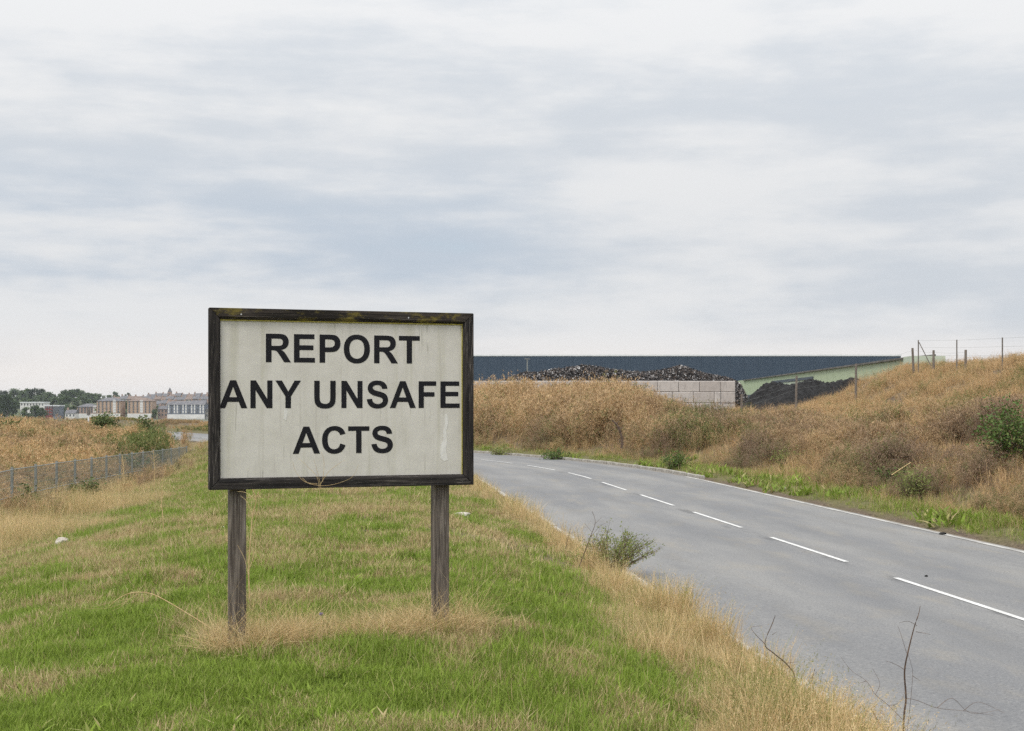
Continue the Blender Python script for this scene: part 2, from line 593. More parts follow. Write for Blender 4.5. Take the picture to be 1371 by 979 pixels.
# ------------------------------------------------------------------ road and terrain shape
TH = math.radians(6.13)
N0 = np.array([math.cos(TH), math.sin(TH)])
U0 = np.array([-math.sin(TH), math.cos(TH)])
S_C, HALF = 7.40, 3.66
T0, RAD, PHI = 44.5, 62.0, math.radians(21.5)
CC = (S_C - RAD) * N0 + T0 * U0
TH1 = TH + PHI
N1 = np.array([math.cos(TH1), math.sin(TH1)])
U1 = np.array([-math.sin(TH1), math.cos(TH1)])
P1 = CC + RAD * N1
T1 = T0 + RAD * PHI


def road_xy(t_, e_):
    """Point on the ground at arc length t_ and offset e_ (right positive) from the road centre."""
    if t_ <= T0:
        q = (S_C + e_) * N0 + t_ * U0
    elif t_ <= T1:
        a = TH + (t_ - T0) / RAD
        q = CC + (RAD + e_) * np.array([math.cos(a), math.sin(a)])
    else:
        q = P1 + e_ * N1 + (t_ - T1) * U1
    return float(q[0]), float(q[1])


def road_coords(X, Y):
    X = np.asarray(X, float)
    Y = np.asarray(Y, float)
    s = X * N0[0] + Y * N0[1]
    tt = X * U0[0] + Y * U0[1]
    qx, qy = X - CC[0], Y - CC[1]
    qn = qx * N0[0] + qy * N0[1]
    qu = qx * U0[0] + qy * U0[1]
    ph = np.arctan2(qu, qn)
    rr = np.hypot(qx, qy)
    fx, fy = X - P1[0], Y - P1[1]
    e = np.where(tt <= T0, s - S_C, np.where(ph <= PHI, rr - RAD, fx * N1[0] + fy * N1[1]))
    t_ = np.where(tt <= T0, tt, np.where(ph <= PHI, T0 + RAD * ph, T1 + fx * U1[0] + fy * U1[1]))
    return e, t_


def fence_x(Y):
    return -15.4 - 0.0906 * (Y - 43.8)


def height(X, Y):
    X = np.asarray(X, float)
    Y = np.asarray(Y, float)
    e, t_ = road_coords(X, Y)
    dl = -e - HALF
    dr = e - HALF
    # --- west of the road: lawn verge, then a fall to the fence and the rough field
    hump = 0.14 + 0.54 * sstep(46, 13, t_)
    lawn = 0.07 + (hump - 0.07) * sstep(0.15, 2.7, dl)
    df = X - fence_x(Y)
    wgt = np.clip(df, 0, None) / (np.clip(df, 0, None) + np.clip(dl, 0.01, None))
    fallz = -1.05 - 0.008 * np.clip(Y - 44, 0, 60)
    zl = fallz + (lawn - fallz) * sstep(0.0, 0.70, wgt)
    zl = zl + (fbm(X * 0.5, Y * 0.5, 3) - 0.5) * 0.16 * sstep(0.8, 3, dl) + (fbm(X * 2.2, Y * 2.2, 5, 3) - 0.5) * 0.05 * sstep(0.2, 1.5, dl)
    zl = np.maximum(zl, np.where(Y > 60, 0.06 - 0.22 * np.clip(dl, 0, None), -9))
    field = sstep(0, -12, df)
    zl = zl + sstep(-1.0, -13, df) * (1.15 - 0.55 * sstep(70, 120, Y)) * sstep(0.2, 5, dl)
    zl = zl + field * ((fbm(X * 0.08, Y * 0.08, 9) - 0.5) * 0.8)
    # --- east of the road: soil edge, then the bank
    cap = np.interp(X, [-70, -22, -6, 4, 8, 10.5, 12.3, 14.4, 16.4, 18.0, 19.3, 20.4, 21.6, 24, 40, 80], [0.05, 0.10, 0.9, 1.25, 1.1, 0.60, 0.68, 1.40, 1.68, 1.90, 2.55, 3.2, 3.7, 4.1, 4.1, 3.2])
    cap = cap - (cap - 0.95) * sstep(84, 100, Y)
    slope = 0.34 * np.clip(dr - 1.7, 0, None)
    k = 0.35
    zb = -np.log(np.exp(-slope / k) + np.exp(-cap / k)) * k
    zb = np.clip(zb + k * np.log(1 + np.exp(-cap / k)), 0, None)
    zr = 0.02 + 0.12 * sstep(0.0, 1.2, dr) + zb
    zr = zr + ((fbm(X * 0.35, Y * 0.35, 21) - 0.5) * 0.9 + (fbm(X * 1.1, Y * 1.1, 25, 3) - 0.5) * 0.35) * sstep(1.8, 5, dr) * sstep(140, 90, Y)
    zr = zr - 1.5 * sstep(1.5, 12, dr) * sstep(-14, -22, X) * sstep(85, 105, Y)
    z = np.where(e < 0, zl, zr)
    road = np.abs(e) < HALF + 0.02
    z = np.where(road, -0.12, z)
    # --- far away
    river = sstep(-20, -48, X) * sstep(170, 260, Y)
    shore = np.interp(Y, [0, 830, 850, 935, 1160, 1420, 3200, 7000], [-14, -14, -8.0, -7.2, 1.5, 7.5, 9, 9])
    shore = shore + (fbm(X * 0.004, Y * 0.004, 31) - 0.5) * 8 * sstep(1150, 1500, Y)
    z = z * (1 - river) + shore * river
    return z


def zat(x, y):
    return float(height(np.array([x]), np.array([y]))[0])


def axis(lo, hi, f0, f1, step, grow):
    a = list(np.arange(f0, f1 + 1e-6, step))
    s_, x = step, f1
    while x < hi:
        s_ *= grow
        x += s_
        a.append(x)
    s_, x = step, f0
    while x > lo:
        s_ *= grow
        x -= s_
        a.insert(0, x)
    return np.array(a)


def lawn_dry(X, Y):
    """Share of dry blades in the mown verge (0 green .. 1 straw)."""
    a = fbm(X * 0.85 + 4, Y * 0.55, 41, 4)
    b_ = fbm(X * 2.6, Y * 1.8, 47, 3)
    c_ = fbm(X * 0.16, Y * 0.10, 53, 3)
    dd = 0.17 + (a - 0.5) * 1.55 + (b_ - 0.5) * 1.5 + (c_ - 0.5) * 0.6
    dd = dd + 0.17 * sstep(11, 20, Y)
    return np.clip(dd, 0.015, 0.95)


def lawn_soil(X, Y):
    s_ = np.exp(-(((X - 0.25) / 1.3) ** 2 + ((Y - 20.5) / 2.6) ** 2)) * 1.3
    s_ = s_ * sstep(0.30, 0.52, fbm(X * 0.9, Y * 0.6, 61, 4))
    q = fbm(X * 0.9 + 20, Y * 0.7, 67, 4)
    return np.clip(s_ + sstep(0.60, 0.70, q) * 0.75, 0, 1)


XA = axis(-2600, 2600, -27, 33, 0.3, 1.09)
YA = axis(-90, 6500, 3, 96, 0.3, 1.07)
GX, GY = np.meshgrid(XA, YA)
gx, gy = GX.ravel(), GY.ravel()
gz = height(gx, gy)
ge, gt = road_coords(gx, gy)
nx_, ny_ = len(XA), len(YA)
ii = np.arange(nx_ * ny_).reshape(ny_, nx_)
quads = np.stack([ii[:-1, :-1].ravel(), ii[:-1, 1:].ravel(), ii[1:, 1:].ravel(), ii[1:, :-1].ravel()], 1)
me = bpy.data.meshes.new('ground')
me.vertices.add(len(gx))
me.vertices.foreach_set('co', np.stack([gx, gy, gz], 1).astype(np.float32).ravel())
me.loops.add(quads.size)
me.loops.foreach_set('vertex_index', quads.ravel().astype(np.int32))
me.polygons.add(len(quads))
me.polygons.foreach_set('loop_start', np.arange(0, quads.size, 4, dtype=np.int32))
me.polygons.foreach_set('loop_total', np.full(len(quads), 4, dtype=np.int32))
me.update()
me.shade_smooth()
gdl, gdr = -ge - HALF, ge - HALF
dry_v = np.where(ge < 0, np.where(gx < fence_x(gy), 0.85, np.maximum(lawn_dry(gx, gy) * 0.9, sstep(1.6, 0.6, gdl))), np.clip(0.45 + 0.5 * sstep(1, 3, gdr), 0, 1))
soil_v = np.where(ge < 0, lawn_soil(gx, gy) * sstep(0.5, 1.5, gdl), np.maximum(sstep(0.40, 0.12, gdr), (0.45 + 0.5 * sstep(0.35, 0.55, fbm(gx * 0.6, gy * 0.6, 71))) * sstep(1.6, 3, gdr)))
far_v = sstep(120, 240, gy)
for nm, arr in (('dry', dry_v), ('soil', soil_v), ('far', far_v)):
    at = me.attributes.new(nm, 'FLOAT', 'POINT')
    at.data.foreach_set('value', arr.astype(np.float32))
ground = link('ground', me, None, M_TERRAIN)
ground['kind'] = 'structure'

# river
me = mesh('river', [(-2600, 168, -9.6), (-18, 168, -9.6), (-18, 900, -9.6), (-2600, 900, -9.6)], [(0, 1, 2, 3)])
river = link('river', me, None, M_RIVER)
river['kind'] = 'structure'

# road surface
ts = np.concatenate([np.arange(-60, T0, 1.5), np.arange(T0, T1, 0.8), np.arange(T1, 190, 3.0)])
es = np.linspace(-HALF, HALF, 13)
vs, uvs = [], []
for t_ in ts:
    for e_ in es:
        x, y = road_xy(t_, e_)
        vs.append((x, y, 0.035 * (1 - (e_ / HALF) ** 2) - 0.0))
        uvs.append((e_, t_))
ne = len(es)
fs = [(i * ne + k, i * ne + k + 1, (i + 1) * ne + k + 1, (i + 1) * ne + k) for i in range(len(ts) - 1) for k in range(ne - 1)]
me = mesh('road', vs, fs, True)
ul = me.uv_layers.new(name='UVMap')
li = np.zeros(len(me.loops), dtype=np.int32)
me.loops.foreach_get('vertex_index', li)
ul.data.foreach_set('uv', np.array(uvs, dtype=np.float32)[li].ravel())
road = link('road', me, None, M_ROAD)
road['kind'] = 'structure'


def road_z(e_):
    return 0.035 * (1 - (e_ / HALF) ** 2)


def strip(name, t_a, t_b, e_a, e_b, mat, parent, lift=0.005, step=0.8, wob=0.0):
    n = max(1, int(math.ceil((t_b - t_a) / step)))
    vs = []
    for i in range(n + 1):
        t_ = t_a + (t_b - t_a) * i / n
        for e_ in (e_a, e_b):
            ee = e_ + (random.uniform(-wob, wob) if wob else 0)
            x, y = road_xy(t_, ee)
            vs.append((x, y, road_z(ee) + lift))
    fs = [(2 * i, 2 * i + 1, 2 * i + 3, 2 * i + 2) for i in range(n)]
    return link(name, mesh(name, vs, fs), parent, mat)


for k in range(-4, 22):
    a = 15.05 + 6.0 * k
    strip('centre_line_dash', a, a + 4.0, -0.043, 0.043, M_LINE, road, 0.006)
strip('edge_line', -30, 46.5, HALF - 0.24, HALF - 0.11, M_EDGE, road, 0.006, 0.5, 0.012)

# kerbs: west side all along, east side only round the bend
kerb_me = []
for k in range(3):
    m_ = MB()
    m_.box(-0.0625, 0.0625, -0.447, 0.447, -0.16, 0.105)
    q = bevel_mesh(m_.mesh('kerb_stone'), 0.014, 2)
    q.materials.append(M_KERB)
    kerb_me.append(q)
kerb_w = empty('kerb')
kerb_w['kind'] = 'structure'
kerb_e = empty('kerb')
kerb_e['kind'] = 'structure'
for (par, e_, ta, tb) in ((kerb_w, -HALF - 0.03, -4, 120), (kerb_e, HALF + 0.03, 45.6, 118)):
    t_ = ta
    while t_ < tb:
        x, y = road_xy(t_, e_)
        hd = TH + min(max((t_ - T0) / RAD, 0), PHI)
        link('kerb_stone', random.choice(kerb_me), par, None, (x + random.uniform(-.012, .012), y, random.uniform(-0.012, 0.012)), (0, random.uniform(-.02, .02), hd + random.uniform(-.008, .008)))
        t_ += 0.905

# ------------------------------------------------------------------ the sign
ANG = math.atan2(0.675, 1.890)
SW, SH = 2.009, 1.320
SIGN_X, SIGN_Y = (-2.196 - 0.306) / 2, (10.30 + 10.975) / 2
GZ = 0.67
sign = empty('roadside_sign', (SIGN_X, SIGN_Y, GZ), ANG)
tag(sign, 'large weathered safety notice board in a black timber frame on two posts', 'sign')
ZB = 1.832 - GZ
ZT = ZB + SH


def rail(name, length, face, depth, mat, loc, rot):
    """Mitred frame rail: long axis along local x, face width along local z, inner edge towards +z."""
    h = length / 2
    g = 0.0015
    y0, y1 = -depth / 2, depth / 2
    ch = 0.020
    vs = []
    for (yy, zo, zi) in ((y1, 0.0, face), (y0 + 0.0, 0.0, face - ch), (y0 + 0.016, 0.0, face)):
        vs += [(-h + zo + g, yy, zo), (h - zo - g, yy, zo), (h - zi - g, yy, zi), (-h + zi + g, yy, zi)]
    # 0-3 back, 4-7 front (to chamfer start), 8-11 chamfer end
    fs = [(0, 3, 2, 1)[::-1], (4, 5, 6, 7), (7, 6, 10, 11), (11, 10, 2, 3), (0, 1, 5, 4), (0, 4, 7, 11, 3), (1, 2, 10, 6, 5)]
    m_ = mesh(name, vs, fs)
    bm = bmesh.new()
    bm.from_mesh(m_)
    bmesh.ops.recalc_face_normals(bm, faces=bm.faces[:])
    bmesh.ops.bevel(bm, geom=bm.edges[:], offset=0.003, segments=1, affect='EDGES')
    bm.to_mesh(m_)
    bm.free()
    return link(name, m_, sign, mat, loc, rot)


FW = 0.083
FD = 0.062
rail('frame_rail', SW, FW, FD, M_RAIL, (0, 0, ZB), (0, 0, 0))
r_top = rail('frame_rail', SW, FW, FD, M_RAIL_TOP, (0, 0, ZT), (0, 0, 0))
r_top.scale = (1, 1, -1)
tag(r_top, 'top frame rail with yellow green moss on it')
rail('frame_rail', SH, FW, FD, M_RAIL, (-SW / 2, 0, (ZB + ZT) / 2), (0, math.pi / 2, 0))
rail('frame_rail', SH, FW, FD, M_RAIL, (SW / 2, 0, (ZB + ZT) / 2), (0, -math.pi / 2, 0))
# board
m_ = MB()
m_.box(-SW / 2 + 0.03, SW / 2 - 0.03, 0.002, 0.020, ZB + 0.03, ZT - 0.03)
m_.build('board', M_BOARD, sign)
BY = 0.002
# thin mossy bead along the top and down the one side
m_ = MB()
m_.box(-SW / 2 + FW - 0.004, SW / 2 - FW + 0.004, -0.008, BY + 0.004, ZT - FW - 0.008, ZT - FW + 0.004)
m_.build('moss_bead', M_BEAD, sign)
m_ = MB()
m_.box(SW / 2 - FW - 0.005, SW / 2 - FW + 0.004, -0.007, BY + 0.004, ZB + FW, ZT - FW - 0.009)
m_.build('moss_bead', M_BEAD, sign)
# screws in the top rail
for sx_ in (-0.775, 0.485):
    m_ = MB()
    m_.tube([(sx_, -FD / 2 - 0.003, ZT - 0.045), (sx_, -FD / 2 + 0.004, ZT - 0.045)], 0.006, 8)
    m_.build('screw', M_NAIL, sign)

# lettering: bold grotesque capitals as outlines, 2048 units to the em
Q = 'q'
GLY = {
    'T': (1251, [[(478, 0), (478, 1218), (43, 1218), (43, 1466), (1208, 1466), (1208, 1218), (774, 1218), (774, 0)]]),
    'E': (1366, [[(149, 0), (149, 1466), (1236, 1466), (1236, 1218), (445, 1218), (445, 893), (1181, 893), (1181, 646), (445, 646), (445, 247), (1264, 247), (1264, 0)]]),
    'F': (1251, [[(151, 0), (151, 1466), (1156, 1466), (1156, 1218), (447, 1218), (447, 871), (1059, 871), (1059, 623), (447, 623), (447, 0)]]),
    'N': (1479, [[(152, 0), (152, 1466), (440, 1466), (1040, 487), (1040, 1466), (1315, 1466), (1315, 0), (1018, 0), (427, 956), (427, 0)]]),
    'A': (1479, [[(1471, 0), (1149, 0), (1021, 333), (435, 333), (314, 0), (0, 0), (571, 1466), (884, 1466)], [(926, 580), (724, 1124), (526, 580)]]),
    'Y': (1366, [[(531, 0), (531, 617), (-6, 1466), (341, 1466), (686, 886), (1024, 1466), (1365, 1466), (826, 615), (826, 0)]]),
    'P': (1366, [[(149, 0), (149, 1466), (624, 1466), Q, (894, 1466), (976, 1444), Q, (1102, 1411), (1187, 1300.5), Q, (1272, 1190), (1272, 1015), Q, (1272, 880), (1223, 788), Q, (1174, 696), (1098.5, 643.5), Q, (1023, 591), (945, 574), Q, (839, 553), (638, 553), (445, 553), (445, 0)],
                 [(445, 1218), (445, 802), (607, 802), Q, (782, 802), (841, 825), Q, (900, 848), (933.5, 897), Q, (967, 946), (967, 1011), Q, (967, 1091), (920, 1143), Q, (873, 1195), (801, 1208), Q, (748, 1218), (588, 1218)]]),
    'R': (1479, [[(150, 0), (150, 1466), (773, 1466), Q, (1008, 1466), (1114.5, 1426.5), Q, (1221, 1387), (1285, 1286), Q, (1349, 1185), (1349, 1055), Q, (1349, 890), (1252, 782.5), Q, (1155, 675), (962, 647), Q, (1058, 591), (1120.5, 524), Q, (1183, 457), (1289, 286), (1468, 0), (1114, 0), (900, 319), Q, (786, 490), (744, 534.5), Q, (702, 579), (655, 595.5), Q, (608, 612), (506, 612), (446, 612), (446, 0)],
                 [(446, 846), (665, 846), Q, (878, 846), (931, 864), Q, (984, 882), (1014, 926), Q, (1044, 970), (1044, 1036), Q, (1044, 1110), (1004.5, 1155.5), Q, (965, 1201), (893, 1213), Q, (857, 1218), (677, 1218), (446, 1218)]]),
    'O': (1593, [[(88, 724), Q, (88, 948), (155, 1100), Q, (205, 1212), (291.5, 1301), Q, (378, 1390), (481, 1433), Q, (618, 1491), (797, 1491), Q, (1121, 1491), (1315.5, 1290), Q, (1510, 1089), (1510, 731), Q, (1510, 376), (1317, 175.5), Q, (1124, -25), (801, -25), Q, (474, -25), (281, 174.5), Q, (88, 374), (88, 724)],
                 [(393, 734), Q, (393, 485), (508, 356.5), Q, (623, 228), (800, 228), Q, (977, 228), (1090.5, 355.5), Q, (1204, 483), (1204, 738), Q, (1204, 990), (1093.5, 1114), Q, (983, 1238), (800, 1238), Q, (617, 1238), (505, 1112.5), Q, (393, 987), (393, 734)]]),
    'U': (1479, [[(147, 1466), (443, 1466), (443, 672), Q, (443, 483), (454, 427), Q, (473, 337), (544.5, 282.5), Q, (616, 228), (740, 228), Q, (866, 228), (930, 279.5), Q, (994, 331), (1007, 406), Q, (1020, 481), (1020, 655), (1020, 1466), (1316, 1466), (1316, 696), Q, (1316, 432), (1292, 323), Q, (1268, 214), (1203.5, 139), Q, (1139, 64), (1031, 19.5), Q, (923, -25), (749, -25), Q, (539, -25), (430.5, 23.5), Q, (322, 72), (259, 149.5), Q, (196, 227), (176, 312), Q, (147, 438), (147, 684)]]),
    'C': (1479, [[(1087, 539), (1374, 448), Q, (1308, 208), (1154.5, 91.5), Q, (1001, -25), (765, -25), Q, (473, -25), (285, 174.5), Q, (97, 374), (97, 720), Q, (97, 1086), (286, 1288.5), Q, (475, 1491), (783, 1491), Q, (1052, 1491), (1220, 1332), Q, (1320, 1238), (1370, 1062), (1077, 992), Q, (1051, 1106), (968.5, 1172), Q, (886, 1238), (768, 1238), Q, (605, 1238), (503.5, 1121), Q, (402, 1004), (402, 742), Q, (402, 464), (502, 346), Q, (602, 228), (762, 228), Q, (880, 228), (965, 303), Q, (1050, 378), (1087, 539)]]),
    'S': (1366, [[(74, 477), (362, 505), Q, (388, 360), (467.5, 292), Q, (547, 224), (682, 224), Q, (825, 224), (897.5, 284.5), Q, (970, 345), (970, 426), Q, (970, 478), (939.5, 514.5), Q, (909, 551), (833, 578), Q, (781, 596), (596, 642), Q, (358, 701), (262, 787), Q, (127, 908), (127, 1082), Q, (127, 1194), (190.5, 1291.5), Q, (254, 1389), (373.5, 1440), Q, (493, 1491), (662, 1491), Q, (938, 1491), (1077.5, 1370), Q, (1217, 1249), (1224, 1047), (928, 1034), Q, (909, 1147), (846.5, 1196.5), Q, (784, 1246), (659, 1246), Q, (530, 1246), (457, 1193), Q, (410, 1159), (410, 1102), Q, (410, 1050), (454, 1013), Q, (510, 966), (726, 915), Q, (942, 864), (1045.5, 809.5), Q, (1149, 755), (1207.5, 660.5), Q, (1266, 566), (1266, 427), Q, (1266, 301), (1196, 191), Q, (1126, 81), (998, 27.5), Q, (870, -26), (679, -26), Q, (401, -26), (252, 102.5), Q, (103, 231), (74, 477)]]),
}


def flatten(path, n=7):
    pts = []
    i = 0
    while i < len(path):
        it = path[i]
        if it == Q:
            p0, c, p1 = pts[-1], path[i + 1], path[i + 2]
            for k in range(1, n + 1):
                u = k / n
                pts.append(((1 - u) ** 2 * p0[0] + 2 * u * (1 - u) * c[0] + u * u * p1[0], (1 - u) ** 2 * p0[1] + 2 * u * (1 - u) * c[1] + u * u * p1[1]))
            i += 3
        else:
            pts.append(it)
            i += 1
    if math.dist(pts[0], pts[-1]) < 1:
        pts.pop()
    return pts


def glyph_mesh(ch):
    cu = bpy.data.curves.new('letter', 'CURVE')
    cu.dimensions = '2D'
    cu.fill_mode = 'BOTH'
    cu.extrude = 9.0
    for path in GLY[ch][1]:
        pts = flatten(path)
        sp = cu.splines.new('POLY')
        sp.points.add(len(pts) - 1)
        for p_, q_ in zip(sp.points, pts):
            p_.co = (q_[0], q_[1], 0, 1)
        sp.use_cyclic_u = True
    o = bpy.data.objects.new('letter', cu)
    m_ = bpy.data.meshes.new_from_object(o)
    m_.name = 'letter'
    m_.materials.clear()
    m_.materials.append(M_LETTER)
    bpy.data.objects.remove(o)
    bpy.data.curves.remove(cu)
    return m_


GM = {c: glyph_mesh(c) for c in GLY}
PXM = SH / 236.0        # metres per photo pixel on the board, at its middle
for (text, xa, xb, ytop, ybot) in (("REPORT", 356, 562, 448.5, 486), ("ANY UNSAFE", 293.5, 615.5, 510, 546.5), ("ACTS", 392, 526, 571, 607)):
    adv = [569 if c == ' ' else GLY[c][0] for c in text]
    # ink extents
    first = min(p_[0] for p_ in flatten(GLY[text[0]][1][0]))
    lastx = max(p_[0] for p_ in flatten(GLY[text[-1]][1][0]))
    total = sum(adv[:-1]) + lastx - first

    def loc_x(px):
        # where a pixel column meets the board plane, in the sign's own x
        k_ = (px - CX) / FPX
        # point on plane: (SIGN_X + x cos, SIGN_Y + x sin): X = k Y
        return (k_ * SIGN_Y - SIGN_X) / (math.cos(ANG) - k_ * math.sin(ANG))
    x0, x1 = loc_x(xa), loc_x(xb)
    yc = SIGN_Y + (x0 + x1) / 2 * math.sin(ANG)
    zt = CAM_Z + (HY - ytop) / FPX * yc - GZ
    zb = CAM_Z + (HY - ybot) / FPX * yc - GZ
    sxx = (x1 - x0) / total
    szz = (zt - zb) / 1466.0
    cur = -first
    for c, a_ in zip(text, adv):
        if c != ' ':
            o = link('letter', GM[c], sign, None, (x0 + cur * sxx, BY - 0.0004, zb), (math.pi / 2, 0, 0))
            o.scale = (sxx, szz, 0.00012)
        cur += a_


# bare patch where the paint has come away
def blob(name, pts, y, mat, parent):
    vs = [(x, y, z) for x, z in pts]
    vs2 = [(x, y - 0.0012, z) for x, z in pts]
    n = len(pts)
    fs = [tuple(range(n, 2 * n))] + [(i, (i + 1) % n, n + (i + 1) % n, n + i) for i in range(n)]
    return link(name, mesh(name, vs + vs2, fs), parent, mat)


fl = [(1194, 560), (1205, 556), (1208, 600), (1200, 640), (1204, 690), (1198, 730), (1206, 780), (1190, 786), (1174, 772), (1170, 735), (1178, 700), (1186, 680), (1184, 640), (1192, 610)]
pts = []
for (cx_, cy_) in fl:
    px, py = 265 + cx_ / 3.608, 400 + cy_ / 3.608
    lx = loc_x(px)
    yy = SIGN_Y + lx * math.sin(ANG)
    pts.append((lx, CAM_Z + (HY - py) / FPX * yy - GZ))
blob('bare_patch', pts, BY - 0.0002, M_FLAKE, sign)
fl = [(415, 540), (428, 528), (434, 552), (426, 590), (414, 580)]
pts = []
for (cx_, cy_) in fl:
    px, py = 265 + cx_ / 3.608, 400 + cy_ / 3.608
    lx = loc_x(px)
    yy = SIGN_Y + lx * math.sin(ANG)
    pts.append((lx, CAM_Z + (HY - py) / FPX * yy - GZ))
blob('bare_patch', pts, BY - 0.0002, M_FLAKE, sign)

# posts
for px, nm in ((319.5, 'post'), (593.0, 'post')):
    lx = loc_x(px)
    m_ = MB()
    L = ZB + 0.95 + 0.4
    m_.box(-L / 2, L / 2, -0.047, 0.047, -0.061, 0.061)
    q = bevel_mesh(m_.mesh('post'), 0.006, 1)
    link('post', q, sign, M_POST, (lx, 0.078, L / 2 - 0.4), (0, -math.pi / 2, 0))

# ------------------------------------------------------------------ scattered vegetation (uncountable: stuff)
def proto_mesh(name, verts, faces, tone_, alt, mat):
    m_ = bpy.data.meshes.new(name)
    m_.from_pydata(verts, [], faces)
    for nm, arr in (('tone', tone_), ('alt', alt)):
        at = m_.attributes.new(nm, 'FLOAT', 'POINT')
        at.data.foreach_set('value', np.array(arr, dtype=np.float32))
    m_.materials.append(mat)
    m_.shade_smooth()
    return bpy.data.objects.new(name, m_)


class Tuft:
    def __init__(self, seed):
        self.r = np.random.default_rng(seed)
        self.v, self.f, self.t, self.a = [], [], [], []

    def blade(self, base, az, h, lean, wid, curve=0.6, tone_=None, segs=2):
        r = self.r
        tone_ = r.random() if tone_ is None else tone_
        alt = r.random()
        dx, dy = math.cos(az), math.sin(az)
        px, py = -dy, dx
        b = len(self.v)
        for i in range(segs + 1):
            u = i / segs
            off = lean * h * (u * (1 - curve) + curve * u * u)
            z = h * u * (1 - 0.25 * lean * u)
            c = (base[0] + dx * off, base[1] + dy * off, base[2] + z)
            if i == segs:
                self.v.append(c)
                self.t.append(tone_)
                self.a.append(alt)
            else:
                w_ = wid * (1 - 0.55 * u) * 0.5
                self.v.append((c[0] + px * w_, c[1] + py * w_, c[2]))
                self.v.append((c[0] - px * w_, c[1] - py * w_, c[2]))
                self.t += [tone_] * 2
                self.a += [alt] * 2
        for i in range(segs - 1):
            q = b + 2 * i
            self.f.append((q, q + 1, q + 3, q + 2))
        q = b + 2 * (segs - 1)
        self.f.append((q, q + 1, q + 2))
        return (base[0] + dx * lean * h, base[1] + dy * lean * h, base[2] + h * (1 - 0.25 * lean))

    def chip(self, c, size, tone_, alt):
        """A seed husk: a thin sliver, mostly upright."""
        r = self.r
        b = len(self.v)
        d_ = r.normal(size=3)
        d_[2] = abs(d_[2]) * 1.3 + 0.5
        d_ /= np.linalg.norm(d_)
        e_ = np.cross(d_, r.normal(size=3))
        e_ /= np.linalg.norm(e_) + 1e-9
        for q in (-d_ * size * 1.2 + e_ * size * 0.30, -d_ * size * 0.9 - e_ * size * 0.34, d_ * size * 1.6):
            self.v.append((c[0] + q[0], c[1] + q[1], c[2] + q[2]))
            self.t.append(tone_)
            self.a.append(alt)
        self.f.append((b, b + 1, b + 2))

    def done(self, name, mat):
        return proto_mesh(name, self.v, self.f, self.t, self.a, mat)


def short_grass(seed, n=18, rad=0.065, h0=0.032, h1=0.09, wid=0.0064):
    T = Tuft(seed)
    for _ in range(n):
        r = T.r
        p = r.normal(size=2) * rad * 0.6
        T.blade((p[0], p[1], -0.006), r.uniform(0, 6.283), r.uniform(h0, h1), r.uniform(0.15, 0.95), wid * r.uniform(0.7, 1.3))
    return T.done('grass_tuft', M_GRASS)


def long_straw(seed, n=15, rad=0.08, h0=0.24, h1=0.60, wid=0.0055, head=True, lean=0.75, mat=None):
    T = Tuft(seed)
    for _ in range(n):
        r = T.r
        p = r.normal(size=2) * rad * 0.6
        az_ = r.uniform(0, 6.283)
        h = r.uniform(h0, h1)
        ln_ = r.uniform(0.05, lean)
        tn = r.random()
        tip = T.blade((p[0], p[1], -0.01), az_, h, ln_, wid * r.uniform(0.6, 1.1), 0.7, tn, 3)
        if head and r.random() < 0.6:
            for k in range(7):
                u = r.uniform(0.72, 1.0)
                c = (p[0] + (tip[0] - p[0]) * u ** 1.6 + r.normal() * 0.008, p[1] + (tip[1] - p[1]) * u ** 1.6 + r.normal() * 0.008, tip[2] * u)
                T.chip(c, r.uniform(0.003, 0.0075), tn, r.random())
    for _ in range(int(n * 0.7)):
        r = T.r
        p = r.normal(size=2) * rad
        T.blade((p[0], p[1], -0.01), r.uniform(0, 6.283), r.uniform(0.08, 0.24), r.uniform(0.4, 1.4), wid, 0.6)
    return T.done('straw_tuft', mat or M_STRAW)


def dry_weed(seed, h=1.0, n=12, spread=0.5, chips=15, csize=0.019, twigs=11, tw=0.0095):
    """Dead annual weed: fanned stems with side twigs and fuzzy seed heads."""
    T = Tuft(seed)
    r = T.r
    for _ in range(n):
        az_ = r.uniform(0, 6.283)
        hh = h * r.uniform(0.55, 1.0)
        ln_ = r.uniform(0.03, spread)
        p = r.normal(size=2) * 0.10 * h
        tn = r.random()
        T.blade((p[0], p[1], -0.03), az_, hh, ln_, tw, 0.5, tn, 2)
        for k in range(twigs):
            u = r.uniform(0.25, 0.95)
            off = ln_ * hh * (0.5 * u + 0.5 * u * u)
            c = (p[0] + math.cos(az_) * off, p[1] + math.sin(az_) * off, hh * u * (1 - 0.25 * ln_ * u))
            tl = hh * r.uniform(0.10, 0.28) * (1.15 - u * 0.6)
            tip = T.blade(c, r.uniform(0, 6.283), tl, r.uniform(0.3, 1.1), tw * 0.7, 0.4, tn, 1)
            for q in range(chips // 3):
                T.chip((tip[0] + r.normal() * 0.03 * h, tip[1] + r.normal() * 0.03 * h, tip[2] + r.normal() * 0.03 * h), csize * r.uniform(0.6, 1.5), tn, r.random())
    return T.done('dry_weed', M_WEED)


def leafy(seed, n=16, h=0.18, size=0.05, mat=None):
    T = Tuft(seed)
    r = T.r
    for _ in range(n):
        p = r.normal(size=2) * 0.10
        T.blade((p[0], p[1], 0.0), r.uniform(0, 6.283), h * r.uniform(0.4, 1.0), r.uniform(0.3, 1.4), size * r.uniform(0.6, 1.2), 0.5)
    return T.done('leafy_tuft', mat or M_GRASS)


